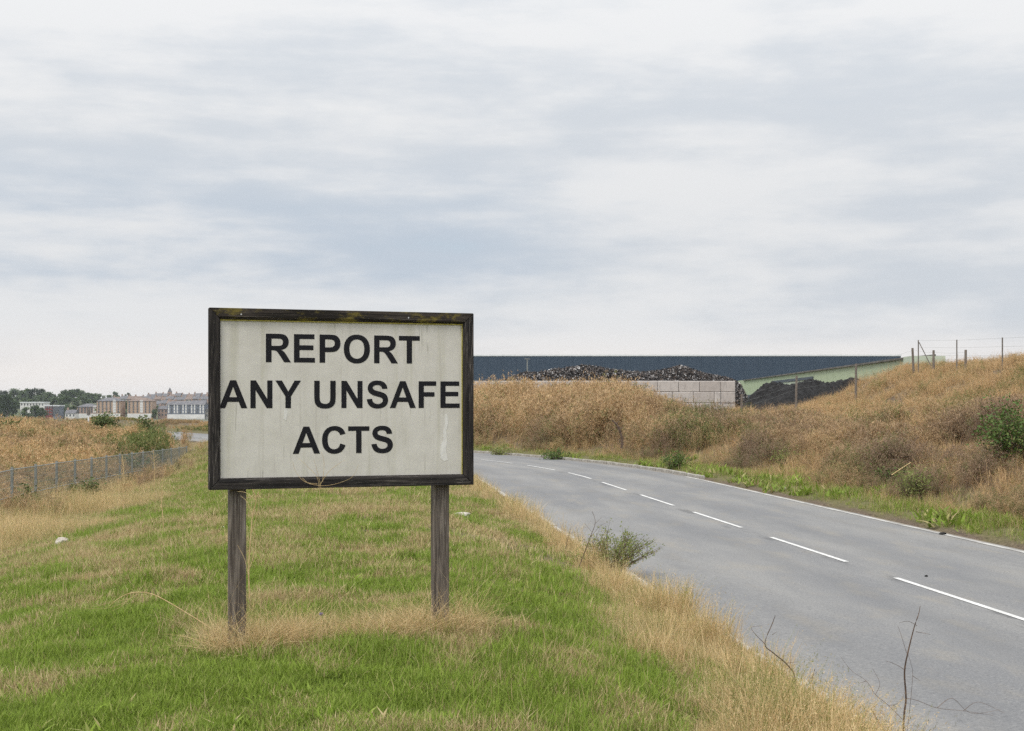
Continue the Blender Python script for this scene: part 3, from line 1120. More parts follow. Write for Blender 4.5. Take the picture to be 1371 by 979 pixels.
def scatter(name, protos, X, Y, scale, dry, label=None, tilt=0.12, zoff=0.0, rnd=None):
    n = len(X)
    Z = height(X, Y) + zoff
    me = bpy.data.meshes.new(name)
    me.vertices.add(n)
    me.vertices.foreach_set('co', np.stack([X, Y, Z], 1).astype(np.float32).ravel())
    rot = np.stack([RNG.normal(size=n) * tilt, RNG.normal(size=n) * tilt, RNG.uniform(0, 6.283, n)], 1)

    def at(nm, typ, arr, key='value'):
        a_ = me.attributes.new(nm, typ, 'POINT')
        a_.data.foreach_set(key, np.ascontiguousarray(arr).ravel())
    at('rot', 'FLOAT_VECTOR', rot.astype(np.float32), 'vector')
    at('scl', 'FLOAT', np.asarray(scale, np.float32) * np.ones(n, np.float32))
    at('dry', 'FLOAT', np.asarray(dry, np.float32) * np.ones(n, np.float32))
    at('rnd', 'FLOAT', (RNG.random(n) if rnd is None else np.clip(rnd, 0, 1)).astype(np.float32))
    at('idx', 'INT', RNG.integers(0, len(protos), n).astype(np.int32))
    me.update()
    o = link(name, me)
    o['kind'] = 'stuff'
    if label:
        o['label'] = label
    ng = bpy.data.node_groups.new(name, 'GeometryNodeTree')
    ng.interface.new_socket('Geometry', in_out='INPUT', socket_type='NodeSocketGeometry')
    ng.interface.new_socket('Geometry', in_out='OUTPUT', socket_type='NodeSocketGeometry')
    gi = ng.nodes.new('NodeGroupInput')
    go = ng.nodes.new('NodeGroupOutput')
    jn_ = ng.nodes.new('GeometryNodeJoinGeometry')
    for p_ in protos:
        oi = ng.nodes.new('GeometryNodeObjectInfo')
        oi.inputs['Object'].default_value = p_
        oi.inputs['As Instance'].default_value = True
        ng.links.new(oi.outputs['Geometry'], jn_.inputs[0])
    ip = ng.nodes.new('GeometryNodeInstanceOnPoints')
    ng.links.new(gi.outputs[0], ip.inputs['Points'])
    ng.links.new(jn_.outputs[0], ip.inputs['Instance'])
    ip.inputs['Pick Instance'].default_value = True

    def named(nm, typ):
        a_ = ng.nodes.new('GeometryNodeInputNamedAttribute')
        a_.data_type = typ
        a_.inputs[0].default_value = nm
        return next(s_ for s_ in a_.outputs if s_.enabled and s_.name == 'Attribute')
    ng.links.new(named('idx', 'INT'), ip.inputs['Instance Index'])
    ng.links.new(named('rot', 'FLOAT_VECTOR'), ip.inputs['Rotation'])
    ng.links.new(named('scl', 'FLOAT'), ip.inputs['Scale'])
    ng.links.new(ip.outputs[0], go.inputs[0])
    md = o.modifiers.new('scatter', 'NODES')
    md.node_group = ng
    return o


def sector(n, d0, d1, px0=-160, px1=1530, power=0.0):
    """Points in the camera's field, even per screen area (power 0) or denser far off (power > 0)."""
    k = RNG.uniform(px0, px1, n)
    k = (k - CX) / FPX
    u = RNG.random(n)
    if power == 0:
        Dp = d0 * (d1 / d0) ** u
    else:
        Dp = (d0 ** power + u * (d1 ** power - d0 ** power)) ** (1 / power)
    return k * Dp, Dp


G_SHORT = [short_grass(100 + i) for i in range(5)]
G_MID = [short_grass(120 + i, 18, 0.085, 0.09, 0.23, 0.0065) for i in range(4)]
G_STRAW = [long_straw(140 + i) for i in range(5)]
G_THATCH = [long_straw(160 + i, 12, 0.10, 0.12, 0.30, 0.004, False) for i in range(4)]
G_LONG = [long_straw(240 + i, 9, 0.10, 0.25, 0.75, 0.0045, i % 2 == 0, 1.6) for i in range(5)]
G_BANK = [long_straw(260 + i, 14, 0.10, 0.24, 0.62, 0.0075, True, 0.9, M_RUST) for i in range(5)]
G_WEED = [dry_weed(180 + i) for i in range(5)]
G_TALLWEED = [dry_weed(200 + i, 1.0, 13, 0.42, 15, 0.024, 11, 0.011) for i in range(5)]
G_LEAFY = [leafy(220 + i) for i in range(3)]

# mown verge
X, Y = sector(250000, 5.2, 125)
e, t_ = road_coords(X, Y)
dl = -e - HALF
wst = 0.75 + 0.95 * sstep(24, 8, t_) + (fbm(t_ * 0.8, t_ * 0 + 3, 75, 3) - 0.5) * 0.9
df = X - fence_x(Y)
edge_f = 4.6 + (fbm(Y * 0.25, Y * 0, 77, 3) - 0.5) * 3 - 2.5 * sstep(40, 75, Y)
keep = (dl > 0.12) & (df > 0.2)
soil = lawn_soil(X, Y)
keep &= RNG.random(len(X)) > soil * 0.85
X, Y, e, t_, dl, df, wst, edge_f = [a[keep] for a in (X, Y, e, t_, dl, df, wst, edge_f)]
dd = lawn_dry(X, Y)
strip_m = sstep(-0.25, 0.35, wst - dl)
left_m = sstep(-1.0, 1.6, edge_f - df)
dd = np.clip(np.maximum(dd, np.maximum(strip_m * 0.85, left_m * (0.55 + 0.4 * fbm(X * 0.6, Y * 0.6, 79)))), 0, 0.97)
sc = (0.55 + 0.7 * RNG.random(len(X)) + 1.3 * (fbm(X * 1.7, Y * 1.7, 81) - 0.5)) * np.clip((Y / 9.0) ** 0.42, 0.9, 3.2)
scatter('lawn_grass', G_SHORT, X, Y, np.clip(sc, 0.3, 4), dd, 'mown verge grass, bright green with patches of straw')

# longer ragged tufts in the verge
X, Y = sector(42000, 5.4, 110)
e, t_ = road_coords(X, Y)
dl = -e - HALF
df = X - fence_x(Y)
rag = fbm(X * 0.9 + 9, Y * 0.6, 83, 4)
keep = (dl > 0.3) & (df > 0.5) & (RNG.random(len(X)) < 0.75 * sstep(0.44, 0.66, rag)) & (RNG.random(len(X)) > lawn_soil(X, Y))
X, Y = X[keep], Y[keep]
dd = np.clip(lawn_dry(X, Y) * 1.25 + 0.08, 0, 1)
scatter('rough_grass', G_MID, X, Y, RNG.uniform(0.5, 1.05, len(X)) * np.clip((Y / 10.0) ** 0.35, 0.9, 2.2), dd, 'ragged longer tufts standing in the mown verge')

# flattened thatch of dead grass in the verge
X, Y = sector(26000, 5.4, 100)
e, t_ = road_coords(X, Y)
dl = -e - HALF
df = X - fence_x(Y)
keep = (dl > 0.5) & (df > 0.5) & (RNG.random(len(X)) < sstep(0.50, 0.85, lawn_dry(X, Y)) * 0.9 + lawn_soil(X, Y) * 0.35)
X, Y = X[keep], Y[keep]
scatter('dead_grass', G_THATCH, X, Y, RNG.uniform(0.25, 0.5, len(X)) * np.clip((Y / 10.0) ** 0.35, 0.9, 2.2), RNG.uniform(0.75, 1.0, len(X)), 'flattened dead grass lying in the verge', tilt=0.5)

# broad leaved weeds here and there in the verge
X, Y = sector(900, 6.0, 60)
e, t_ = road_coords(X, Y)
keep = (-e - HALF > 1.2) & (X - fence_x(Y) > 3) & (fbm(X * 0.6 + 3, Y * 0.6, 119, 3) > 0.48)
X, Y = X[keep], Y[keep]
scatter('verge_weeds', G_LEAFY, X, Y, RNG.uniform(0.25, 0.65, len(X)), RNG.uniform(0.0, 0.3, len(X)), 'low broad leaved weeds dotted through the verge')

# straw strip along the west kerb
X, Y = sector(90000, 5.0, 85, 300, 1500)
e, t_ = road_coords(X, Y)
dl = -e - HALF
wst = 0.70 + 0.95 * sstep(24, 8, t_) + (fbm(t_ * 0.8, t_ * 0 + 3, 75, 3) - 0.5) * 0.9
gapk = fbm(X * 0.7, Y * 0.45, 87, 3)
keep = (dl > 0.14 + 0.40 * sstep(14, 7, t_)) & (dl < wst) & (RNG.random(len(X)) < 0.25 + 0.75 * sstep(0.30, 0.52, gapk))
X, Y, dl, t_, wst = [a[keep] for a in (X, Y, dl, t_, wst)]
prof = sstep(0.0, 0.35, wst - dl) * (0.65 + 0.35 * sstep(0.1, 0.5, dl))
sc = RNG.uniform(0.5, 1.15, len(X)) * (0.5 + 0.5 * prof) * (0.90 - 0.0 * sstep(22, 9, t_)) * (0.50 + 1.25 * sstep(0.25, 0.75, fbm(X * 1.1, Y * 1.1, 89)))
scatter('roadside_straw', G_STRAW, X, Y, np.clip(sc * (0.80 + 0.20 * sstep(0.15, 0.7, dl)) * (1 - 0.30 * sstep(15, 9, t_) * sstep(1.1, 0.4, dl)), 0.2, 1.1), RNG.uniform(0.62, 1.0, len(X)) - 0.45 * sstep(0.60, 0.72, fbm(X * 1.3, Y * 1.3, 90)) * sstep(0.4, 0.9, dl), 'tall straw coloured grass along the kerb', tilt=0.16)

# uncut straw round the feet of the sign
n = 620
lx = RNG.uniform(-1.02, 1.05, n)
ly = RNG.normal(size=n) * 0.13 - 0.05
hx = np.minimum(np.abs(lx + 0.78), np.abs(lx - 0.80))
X = SIGN_X + lx * math.cos(ANG) - ly * math.sin(ANG)
Y = SIGN_Y + lx * math.sin(ANG) + ly * math.cos(ANG)
scatter('sign_foot_straw', G_LONG, X, Y, RNG.uniform(0.22, 0.50, n) * (0.5 + sstep(0.25, 0.6, fbm(lx * 2.3, ly * 2, 111))), RNG.uniform(0.70, 1.0, n), 'uncut dry grass round the feet of the sign', tilt=0.5)
n = 900
lx = RNG.uniform(-0.95, 0.95, n)
ly = np.abs(RNG.normal(size=n)) * 0.9 + 0.1
X = SIGN_X + lx * math.cos(ANG) - ly * math.sin(ANG)
Y = SIGN_Y + lx * math.sin(ANG) + ly * math.cos(ANG)
scatter('behind_sign_straw', G_THATCH, X, Y, RNG.uniform(0.5, 1.0, n) * np.exp(-ly * 0.5), RNG.uniform(0.55, 0.95, n), 'thin dry grass standing behind the sign', tilt=0.2)

# rough straw between the lawn and the wire fence
X, Y = sector(60000, 14, 110, -260, 330)
df = X - fence_x(Y)
e, t_ = road_coords(X, Y)
edge_f = 4.2 + (fbm(Y * 0.25, Y * 0, 77, 3) - 0.5) * 3 - 2.5 * sstep(40, 75, Y)
nn = fbm(X * 0.35, Y * 0.35, 91, 4)
keep = (df > -0.5) & (df < edge_f) & (-e - HALF > 1.0) & (RNG.random(len(X)) < 0.35 + 0.65 * sstep(0.35, 0.6, nn))
X, Y, df, edge_f, nn = [a[keep] for a in (X, Y, df, edge_f, nn)]
sc = RNG.uniform(0.7, 1.4, len(X)) * (0.35 + 0.75 * sstep(0, 3.0, edge_f - df)) * (0.7 + nn * 0.8)
scatter('fence_side_straw', G_STRAW, X, Y, sc, np.clip(0.55 + 0.8 * (fbm(X * 0.3, Y * 0.3, 93) - 0.3) + RNG.normal(size=len(X)) * 0.1, 0.2, 1), 'rough straw between lawn and wire fence')
sel = (RNG.random(len(X)) < 0.05 * sstep(0.4, 0.65, nn) + 0.012) & (df < 2.2)
scatter('fence_side_weeds', G_WEED, X[sel], Y[sel], RNG.uniform(0.5, 1.05, sel.sum()), RNG.uniform(0.6, 1.0, sel.sum()), 'brown dead weeds in front of the wire fence')

# field of dead weeds beyond the wire fence
X, Y = sector(60000, 30, 190, -260, 420, 0.7)
df = X - fence_x(Y)
e, t_ = road_coords(X, Y)
nn = fbm(X * 0.16, Y * 0.10, 95, 4)
keep = (((df < -0.7) & (e < -HALF - 0.4)) | ((e > HALF + 0.8) & (X < -2 - 0.1 * Y))) & ~((Y > 78) & (e < 0) & (X / Y * FPX + CX > 257)) & (RNG.random(len(X)) < 0.08 + 0.92 * sstep(0.36, 0.52, nn))
X, Y, df, nn, e = [a[keep] for a in (X, Y, df, nn, e)]
mound = fbm(X * 0.22, Y * 0.14, 97, 3)
pxx = CX + X / Y * FPX
z_t = CAM_Z - np.interp(pxx, [-100, 130, 190, 260, 300], [22, 25, 30, 31, 31]) / FPX * Y - np.where(e > 0, 0.75, 0.0)
need = (z_t - height(X, Y)) / 0.95
sc = np.clip(need, np.where(e > 0, 0.4, 0.6), np.where(e > 0, 0.8, 2.1)) * RNG.uniform(0.62, 1.08, len(X)) * (0.62 + 0.48 * sstep(0.30, 0.62, fbm(X * 0.45, Y * 0.22, 117, 3)))
sc = np.minimum(sc, np.interp(Y, [30, 50, 70, 100], [1.0, 1.4, 1.8, 2.2])) * np.where((Y > 78) | (e > 0), 1.0, 0.6 + 0.4 * sstep(-0.5, -3, df))
dd = np.clip(0.93 - 0.85 * sstep(0.56, 0.70, fbm(X * 0.17 + 40, Y * 0.10, 99, 4)) + RNG.normal(size=len(X)) * 0.07, 0.1, 1)
scatter('field_weeds', G_TALLWEED, X, Y, np.clip(sc, 0.35, 2.2), dd, 'field of tall tan dead weeds beyond the wire fence', rnd=1.5 * (fbm(X * 0.3, Y * 0.2, 113, 3) - 0.32) + RNG.normal(size=len(X)) * 0.18)

# bank east of the road
X, Y = sector(70000, 17, 112, 560, 1560, 0.9)
e, t_ = road_coords(X, Y)
dr = e - HALF
tall = sstep(8.6, 4.8, X) * sstep(50, 60, Y) * sstep(2.0, 3.6, dr)
nn = fbm(X * 0.45, Y * 0.45, 101, 4)
keep = (dr > 1.5) & (dr < 34) & (RNG.random(len(X)) < 0.10 + 0.90 * sstep(0.38, 0.58, nn)) & (Y < 106) & (RNG.random(len(X)) < 0.6)
X, Y, dr, tall, nn, t_ = [a[keep] for a in (X, Y, dr, tall, nn, t_)]
hgt = (0.50 + 0.75 * sstep(0.35, 0.7, nn)) * (1 - 0.45 * sstep(7.5, 11, dr))
hgt = hgt * (0.40 + 0.60 * sstep(1.5, 3.2, dr)) * (1 - tall) + tall * (1.52 + 0.85 * sstep(0.3, 0.7, fbm(X * 0.35, Y * 0.3, 103, 3)))
dd = np.clip(0.95 - 0.38 * sstep(0.58, 0.70, fbm(X * 0.40 + 7, Y * 0.40, 105, 3)) * (1 - tall) - 0.25 * sstep(4.0, 1.5, dr) + RNG.normal(size=len(X)) * 0.06, 0.15, 1)
scatter('bank_weeds', G_WEED, X, Y, hgt * RNG.uniform(0.7, 1.25, len(X)), dd, 'tan and brown dead weeds covering the roadside bank',
        rnd=(1.7 * (fbm(X * 0.5, Y * 0.35, 115, 3) - 0.14)) * sstep(11.5, 7, dr) * (1 - 0.75 * tall) + 0.15 + RNG.normal(size=len(X)) * 0.15)
X, Y = sector(48000, 17, 100, 560, 1560, 0.6)
e, t_ = road_coords(X, Y)
dr = e - HALF
nn = fbm(X * 0.5 + 30, Y * 0.5, 107, 4)
keep = (dr > 1.2) & (dr < 30) & (RNG.random(len(X)) < 0.2 + 0.8 * sstep(0.42, 0.6, nn))
X, Y, dr, nn = [a[keep] for a in (X, Y, dr, nn)]
sc = RNG.uniform(0.8, 1.7, len(X)) * (0.45 + 0.35 * sstep(1.2, 3, dr) + 0.25 * sstep(8, 13, dr))
scatter('bank_straw', G_BANK, X, Y, sc, np.clip(RNG.normal(size=len(X)) * 0.12 + 0.85, 0.3, 1), 'pale straw among the weeds of the bank', tilt=0.3)
# green fringe at the foot of the bank
X, Y = sector(70000, 15, 95, 560, 1600, 0.4)
e, t_ = road_coords(X, Y)
dr = e - HALF
nn = fbm(X * 0.6, Y * 0.6, 109, 3)
keep = (dr > 0.22) & (dr < 3.0) & (RNG.random(len(X)) < (0.3 + 0.7 * sstep(0.35, 0.6, nn)) * sstep(3.0, 1.6, dr) * sstep(0.12, 0.45, dr))
X, Y, dr, nn = [a[keep] for a in (X, Y, dr, nn)]
scatter('fringe_grass', G_MID, X, Y, RNG.uniform(0.7, 1.5, len(X)) * (0.6 + 0.5 * sstep(0.3, 0.9, dr)), np.clip(0.35 + 0.5 * (1 - nn) * sstep(0.6, 2.2, dr) + RNG.normal(size=len(X)) * 0.15, 0, 1), 'green grass fringe at the foot of the bank')
sel = RNG.random(len(X)) < 0.08 * sstep(0.45, 0.6, nn)
scatter('fringe_weeds', G_LEAFY, X[sel], Y[sel], RNG.uniform(0.9, 1.9, sel.sum()), RNG.uniform(0.0, 0.25, sel.sum()), 'low leafy green weeds along the soil edge of the road')


# ------------------------------------------------------------------ single plants
def make_shrub(name, label, cat, loc, h, wdt, n_stem, n_leaf, leaf, lmat, smat=None, lean=(0, 0), seed=1, upright=0.5, leaf_lo=0.25, stem_r=0.012, group=None, fine=1.0):
    r = np.random.default_rng(seed)
    root = empty(name, loc)
    tag(root, label, cat, group)
    S, L = MB(), MB()
    for i in range(n_stem):
        az_ = r.uniform(0, 6.283)
        rad = wdt * math.sqrt(r.random()) * (1 - upright * 0.5)
        hh = h * r.uniform(0.6, 1.0) * (1 - 0.35 * (rad / max(wdt, 1e-6)) ** 2)
        tip = Vector((math.cos(az_) * rad + lean[0] * hh, math.sin(az_) * rad + lean[1] * hh, hh))
        base = Vector((r.normal() * 0.05 * wdt, r.normal() * 0.05 * wdt, -0.05))
        pts = []
        for k in range(5):
            u = k / 4
            p = base.lerp(tip, u)
            p.x = base.x + (tip.x - base.x) * (u ** (1.0 + upright))
            p.y = base.y + (tip.y - base.y) * (u ** (1.0 + upright))
            p += Vector(r.normal(size=3)) * 0.02 * h * u
            pts.append(p)
        S.tube(pts, [stem_r * (1 - 0.75 * k / 4) for k in range(5)], 3, False)
        for k in range(3):
            j = r.integers(2, 4)
            q = pts[j]
            tw_ = q + Vector((r.normal() * 0.12 * wdt, r.normal() * 0.12 * wdt, abs(r.normal()) * 0.16 * h))
            S.tube([q, tw_], [stem_r * 0.4, stem_r * 0.15], 3, False)
            pts.append(tw_)
        for k in range(n_leaf // n_stem):
            u = leaf_lo + (1 - leaf_lo) * r.random()
            x = u * 4
            j = int(min(x, 3.999))
            p = pts[j].lerp(pts[j + 1], x - j) if r.random() < 0.6 else pts[5 + r.integers(0, 3)].copy()
            p = p + Vector(r.normal(size=3)) * 0.055 * (h + wdt) * fine
            d1 = Vector(r.normal(size=3))
            d1.z = d1.z * 0.6 + 0.3
            d1.normalize()
            d2 = d1.orthogonal().normalized()
            if r.random() < 0.5:
                d2 = d1.cross(d2)
            s_ = leaf * r.uniform(0.6, 1.4)
            L.add([p, p + d1 * s_ * 0.5 + d2 * s_ * 0.28, p + d1 * s_, p + d1 * s_ * 0.5 - d2 * s_ * 0.28], [(0, 1, 2, 3)])
    S.build('stem', smat or M_TWIG, root)
    if n_leaf:
        L.build('foliage', lmat, root)
    return root


def gp(px, py, D):
    """Ground point under a photo pixel column at depth D."""
    x = (px - CX) / FPX * D
    return (x, D, zat(x, D))


# shrub leaning over the kerb
gx_ = road_xy(19.9, -HALF - 0.22)
make_shrub('bramble_bush', 'twiggy green bush leaning over the kerb towards the road', 'bush', (gx_[0], gx_[1], zat(*gx_) - 0.02), 0.64, 0.72, 80, 4200, 0.030, M_LEAF, None, (0.25, 0.0), 5, 0.1, 0.2, 0.007, None, 0.32)
gx_ = road_xy(16.3, -HALF - 0.08)
make_shrub('small_sprig', 'small green sprig hanging over the kerb stone', 'plant', (gx_[0], gx_[1], zat(*gx_) - 0.03), 0.30, 0.2, 9, 260, 0.028, M_LEAF, None, (0.9, 0), 6, 0.2, 0.3, 0.004, None, 0.5)
# bank bushes
for (px, D, h, wd, nst, nlf, lf, mt, sd, lab) in (
        (1352, 33.5, 1.75, 0.85, 40, 2600, 0.075, M_LEAF_BRIGHT, 21, 'largest dark green bush, standing high on the roadside bank'),
        (1226, 33.0, 0.95, 0.55, 40, 1500, 0.05, M_LEAF, 22, 'low rounded olive bush near the foot of the bank'),
        (1196, 36.5, 0.55, 0.6, 26, 800, 0.06, M_LEAF_BRIGHT, 23, 'dark green patch of weeds in a hollow of the bank'),
        (1052, 46, 0.6, 0.7, 26, 700, 0.06, M_LEAF, 24, 'faint green bush on the lower bank below the black heap'),
        (905, 51.5, 0.75, 0.7, 26, 900, 0.07, M_LEAF_BRIGHT, 25, 'green weed clump where the kerb ends'),
        (745, 62, 0.7, 0.8, 26, 900, 0.08, M_LEAF_BRIGHT, 26, 'green weed clump at the kerb before the tan weeds'),
        (672, 67.5, 0.7, 0.8, 26, 800, 0.08, M_LEAF, 27, 'dark green clump at the kerb beside the sign'),
        (1108, 66, 0.55, 0.55, 20, 600, 0.06, M_LEAF, 28, 'small grey green bush below the black heap'),
        (1237, 62, 0.75, 0.7, 22, 700, 0.07, M_LEAF, 29, 'small dark bush between the wooden fence posts')):
    p_ = gp(px, 0, D)
    make_shrub('bush', lab, 'bush', (p_[0], p_[1], p_[2] - 0.05), h, wd, nst, nlf, lf, mt, None, (0, 0), sd, 0.1, 0.12, 0.012)
# bushes in the field beyond the wire fence
for (px, D, h, wd, nlf, sd, lab) in (
        (10, 80, 1.9, 1.1, 1800, 31, 'green bush in the tan weed field below the tallest far tree'),
        (141, 100, 2.35, 1.1, 2600, 32, 'wide dark bush on the skyline of the weed field below the brick flats'),
        (193, 92, 1.95, 0.8, 2200, 33, 'dark green bush between the weed field and the white terrace'),
        (166, 70, 1.3, 1.6, 2000, 34, 'sprawling olive bush behind the middle of the wire fence'),
        (38, 44, 1.0, 0.55, 900, 35, 'dark green bush growing against the near end of the wire fence'),
        (112, 52, 0.9, 0.7, 700, 36, 'yellow green bush growing through the wire fence')):
    p_ = gp(px, 0, D)
    make_shrub('bush', lab, 'bush', (p_[0], p_[1], p_[2] - 0.05), h, wd, 40, nlf, 0.05 + 0.0013 * D, M_FIELD_LEAF, None, (0, 0), sd, 0.1, 0.1, 0.02)


def smooth_path(pts, n=4):
    pts = [Vector(p) for p in pts]
    if len(pts) < 3:
        return pts
    out_ = []
    for i in range(len(pts) - 1):
        p0, p1, p2, p3 = pts[max(i - 1, 0)], pts[i], pts[i + 1], pts[min(i + 2, len(pts) - 1)]
        for k in range(n):
            u = k / n
            out_.append(0.5 * (2 * p1 + (p2 - p0) * u + (2 * p0 - 5 * p1 + 4 * p2 - p3) * u * u + (3 * p1 - p0 - 3 * p2 + p3) * u ** 3))
    out_.append(pts[-1])
    return out_


def stalk(name, label, cat, pts, radii, mat, twigs=(), n=4):
    root = empty(name, pts[0])
    tag(root, label, cat)
    o0 = Vector(pts[0])
    m_ = MB()
    sp_ = smooth_path([Vector(p) - o0 for p in pts])
    m_.tube(sp_, list(np.interp(np.linspace(0, 1, len(sp_)), np.linspace(0, 1, len(radii)), radii)), n)
    m_.build('stem', mat, root)
    for (tp, tr) in twigs:
        m_ = MB()
        sp_ = smooth_path([Vector(p) - o0 for p in tp])
        m_.tube(sp_, list(np.linspace(tr, tr * 0.4, len(sp_))), 3)
        m_.build('twig', mat, root)
    return root


def pxpts(lst, D):
    return [P(a_, b_, D) for a_, b_ in lst]


# bare sapling at the kerb, rising in front of the road
Ds = 8.6
main = pxpts([(1206, 1010), (1210, 965), (1213, 935), (1211, 900), (1216, 872), (1224, 840), (1230, 822), (1232, 811)], Ds)
base_z = zat(main[0].x, Ds)
main[0].z = min(main[0].z, base_z)
tw = []
for lst in ([(1213, 935), (1228, 938), (1255, 948), (1290, 952), (1330, 958)], [(1210, 965), (1190, 945), (1172, 930), (1160, 912), (1140, 898), (1126, 880)], [(1211, 897), (1200, 890), (1186, 885)],
            [(1214, 875), (1208, 855), (1202, 838)], [(1212, 1000), (1218, 950), (1222, 905), (1220, 890), (1214, 870)], [(1222, 905), (1232, 912)], [(1226, 846), (1238, 848), (1246, 850)],
            [(1255, 948), (1275, 935), (1300, 955), (1340, 950)], [(1172, 930), (1178, 915), (1168, 895)], [(1190, 945), (1205, 940), (1214, 920)], [(1290, 952), (1310, 940), (1345, 955)],
            [(1160, 912), (1150, 915)], [(1228, 838), (1216, 832), (1204, 834)]):
    tw.append((pxpts(lst, Ds + 0.05), 0.0019))
stalk('bare_sapling', 'thin bare dark sapling standing in front of the road at the kerb', 'sapling', main, [0.007, 0.0066, 0.0062, 0.0056, 0.0048, 0.0036, 0.0026, 0.0014], M_TWIG, tw)
# dead stems over the straw strip
for (lst, D, lab, tws) in (
        ([(1066, 935), (1064, 905), (1052, 888), (1035, 874), (1024, 862), (1034, 835), (1038, 824)], 10.2, 'dark bent dead stem leaning out of the kerbside straw',
         [[(1024, 862), (1012, 850), (1006, 840), (1020, 838)], [(1034, 850), (1040, 846)], [(1052, 888), (1070, 886)]]),
        ([(1090, 960), (1089, 925), (1087, 910), (1091, 896)], 9.5, 'short upright dark weed stem at the straw edge', [[(1088, 912), (1083, 905)], [(1088, 905), (1094, 900)]]),
        ([(1188, 985), (1175, 965), (1170, 955), (1166, 950)], 8.9, 'low dark twig beside the bare sapling', [[(1175, 965), (1168, 968)]]),
        ([(775, 760), (790, 720), (797, 700), (793, 685)], 18.6, 'dead reddish stalk standing behind the twiggy kerb bush', [[(790, 720), (803, 705), (812, 700)], [(792, 712), (782, 700)], [(796, 702), (806, 692)]]),
        ([(757, 735), (762, 715), (765, 705)], 20.5, 'small dark twig in the straw before the kerb bush', [[(762, 715), (770, 712)]])):
    stalk('dead_weed', lab, 'weed', pxpts(lst, D), [0.006 - 0.004 * k / (len(lst) - 1) for k in range(len(lst))], M_TWIG, [(pxpts(q, D), 0.0025) for q in tws])
# dark dead branch in the tan weeds of the bank
stalk('dead_branch', 'dark crooked dead branch standing in the tan weeds', 'branch', pxpts([(832, 600), (833, 588), (829, 575), (825, 568), (819, 562)], 58),
      [0.07, 0.06, 0.055, 0.04, 0.025], M_TWIG, [(pxpts(q, 58), 0.03) for q in ([(829, 575), (834, 572)], [(832, 590), (827, 588)], [(825, 568), (829, 563)])])
stalk('pale_stick', 'pale bare stick lying slanted on the bank above the olive bush', 'stick', pxpts([(1194, 636), (1206, 628), (1220, 619)], 34), [0.013, 0.012, 0.009], M_DRYSTEM)
# arching straw on the lawn
D0 = 11.2
pl = pxpts([(283, 842), (268, 832), (245, 818), (225, 806), (205, 796), (188, 793), (172, 795), (158, 802), (146, 812)], D0)
stalk('arched_straw', 'long pale straw stalk arched over the lawn from the sign post', 'straw', pl, [0.0045, 0.0045, 0.004, 0.004, 0.0035, 0.003, 0.003, 0.0025, 0.002], M_DRYSTEM,
      [(pxpts(q, D0), 0.002) for q in ([(188, 793), (172, 802), (150, 806), (125, 813)], [(180, 794), (168, 806), (140, 815), (112, 814)], [(172, 795), (165, 810), (150, 818)], [(283, 868), (272, 850), (262, 842)])])
# dead vine climbing the nearer post and over the board's lower rail
Dv = 10.32
lead = pxpts([(334, 800), (333, 760), (336, 715), (338, 690), (343, 670), (338, 655)], Dv)
vt = [[(338, 690), (331, 672), (322, 664)], [(336, 715), (344, 690), (347, 668), (345, 656)], [(343, 670), (330, 660), (318, 658)], [(345, 662), (352, 668)], [(333, 765), (340, 740), (338, 715)], [(341, 668), (350, 655)], [(334, 780), (328, 750), (318, 730)]]
stalk('dead_vine', 'dead tan vine twined up beside the nearer sign post', 'vine', lead, [0.006, 0.0055, 0.005, 0.0045, 0.004, 0.003], M_DRYSTEM, [(pxpts(q, Dv - 0.03), 0.0028) for q in vt])
Dg = 10.42
sp = [[(428, 662), (425, 640), (412, 625), (398, 612)], [(430, 655), (426, 635), (420, 615)], [(428, 650), (440, 632), (455, 620), (462, 616)], [(405, 640), (415, 648), (440, 650), (470, 640), (480, 622)], [(432, 645), (434, 620), (430, 605)], [(425, 648), (408, 645), (396, 632), (392, 618)]]
root_pts = pxpts([(440, 838), (447, 780), (438, 715), (428, 662)], Dg)
root_pts = [Vector((p_.x, p_.y - (0.02 if i else 0), p_.z)) for i, p_ in enumerate(root_pts)]
stalk('dry_weed_spray', 'thin dry weed spray reaching up across the lower frame rail', 'weed', root_pts, [0.002, 0.0018, 0.0016, 0.0015], M_DRYSTEM, [(pxpts(q, Dg - 0.02), 0.0018) for q in sp])
stalk('thin_weed', 'thin upright brown weed on the lawn between fence and sign', 'weed', pxpts([(219, 708), (218, 690), (216, 672), (217, 658), (217, 642)], 24), [0.008, 0.008, 0.007, 0.006, 0.004], M_DRYSTEM,
      [(pxpts(q, 24), 0.004) for q in ([(217, 672), (213, 664)], [(217, 664), (221, 655)], [(216, 680), (212, 674)], [(217, 655), (215, 648)])])
for (px, py, D, lab) in ((165, 622, 40, 'tall tan dead weed standing before the middle of the fence'), (206, 612, 52, 'tan dead weed at the far half of the fence')):
    pb = P(px, py, D)
    zb_ = zat(pb.x, D)
    pts = [Vector((pb.x, D, zb_)), Vector((pb.x + 0.03, D, (zb_ + pb.z) / 2 + 0.1)), Vector((pb.x - 0.02, D, pb.z + 0.25))]
    tws = []
    rr_ = np.random.default_rng(px)
    for k in range(22):
        u = rr_.uniform(0.25, 1)
        q = pts[0].lerp(pts[2], u)
        tws.append(([q, q + Vector((rr_.normal() * 0.2, rr_.normal() * 0.1, abs(rr_.normal()) * 0.22))], 0.006))
    stalk('dead_weed', lab, 'weed', pts, [0.018, 0.014, 0.008], M_DRYSTEM, tws)
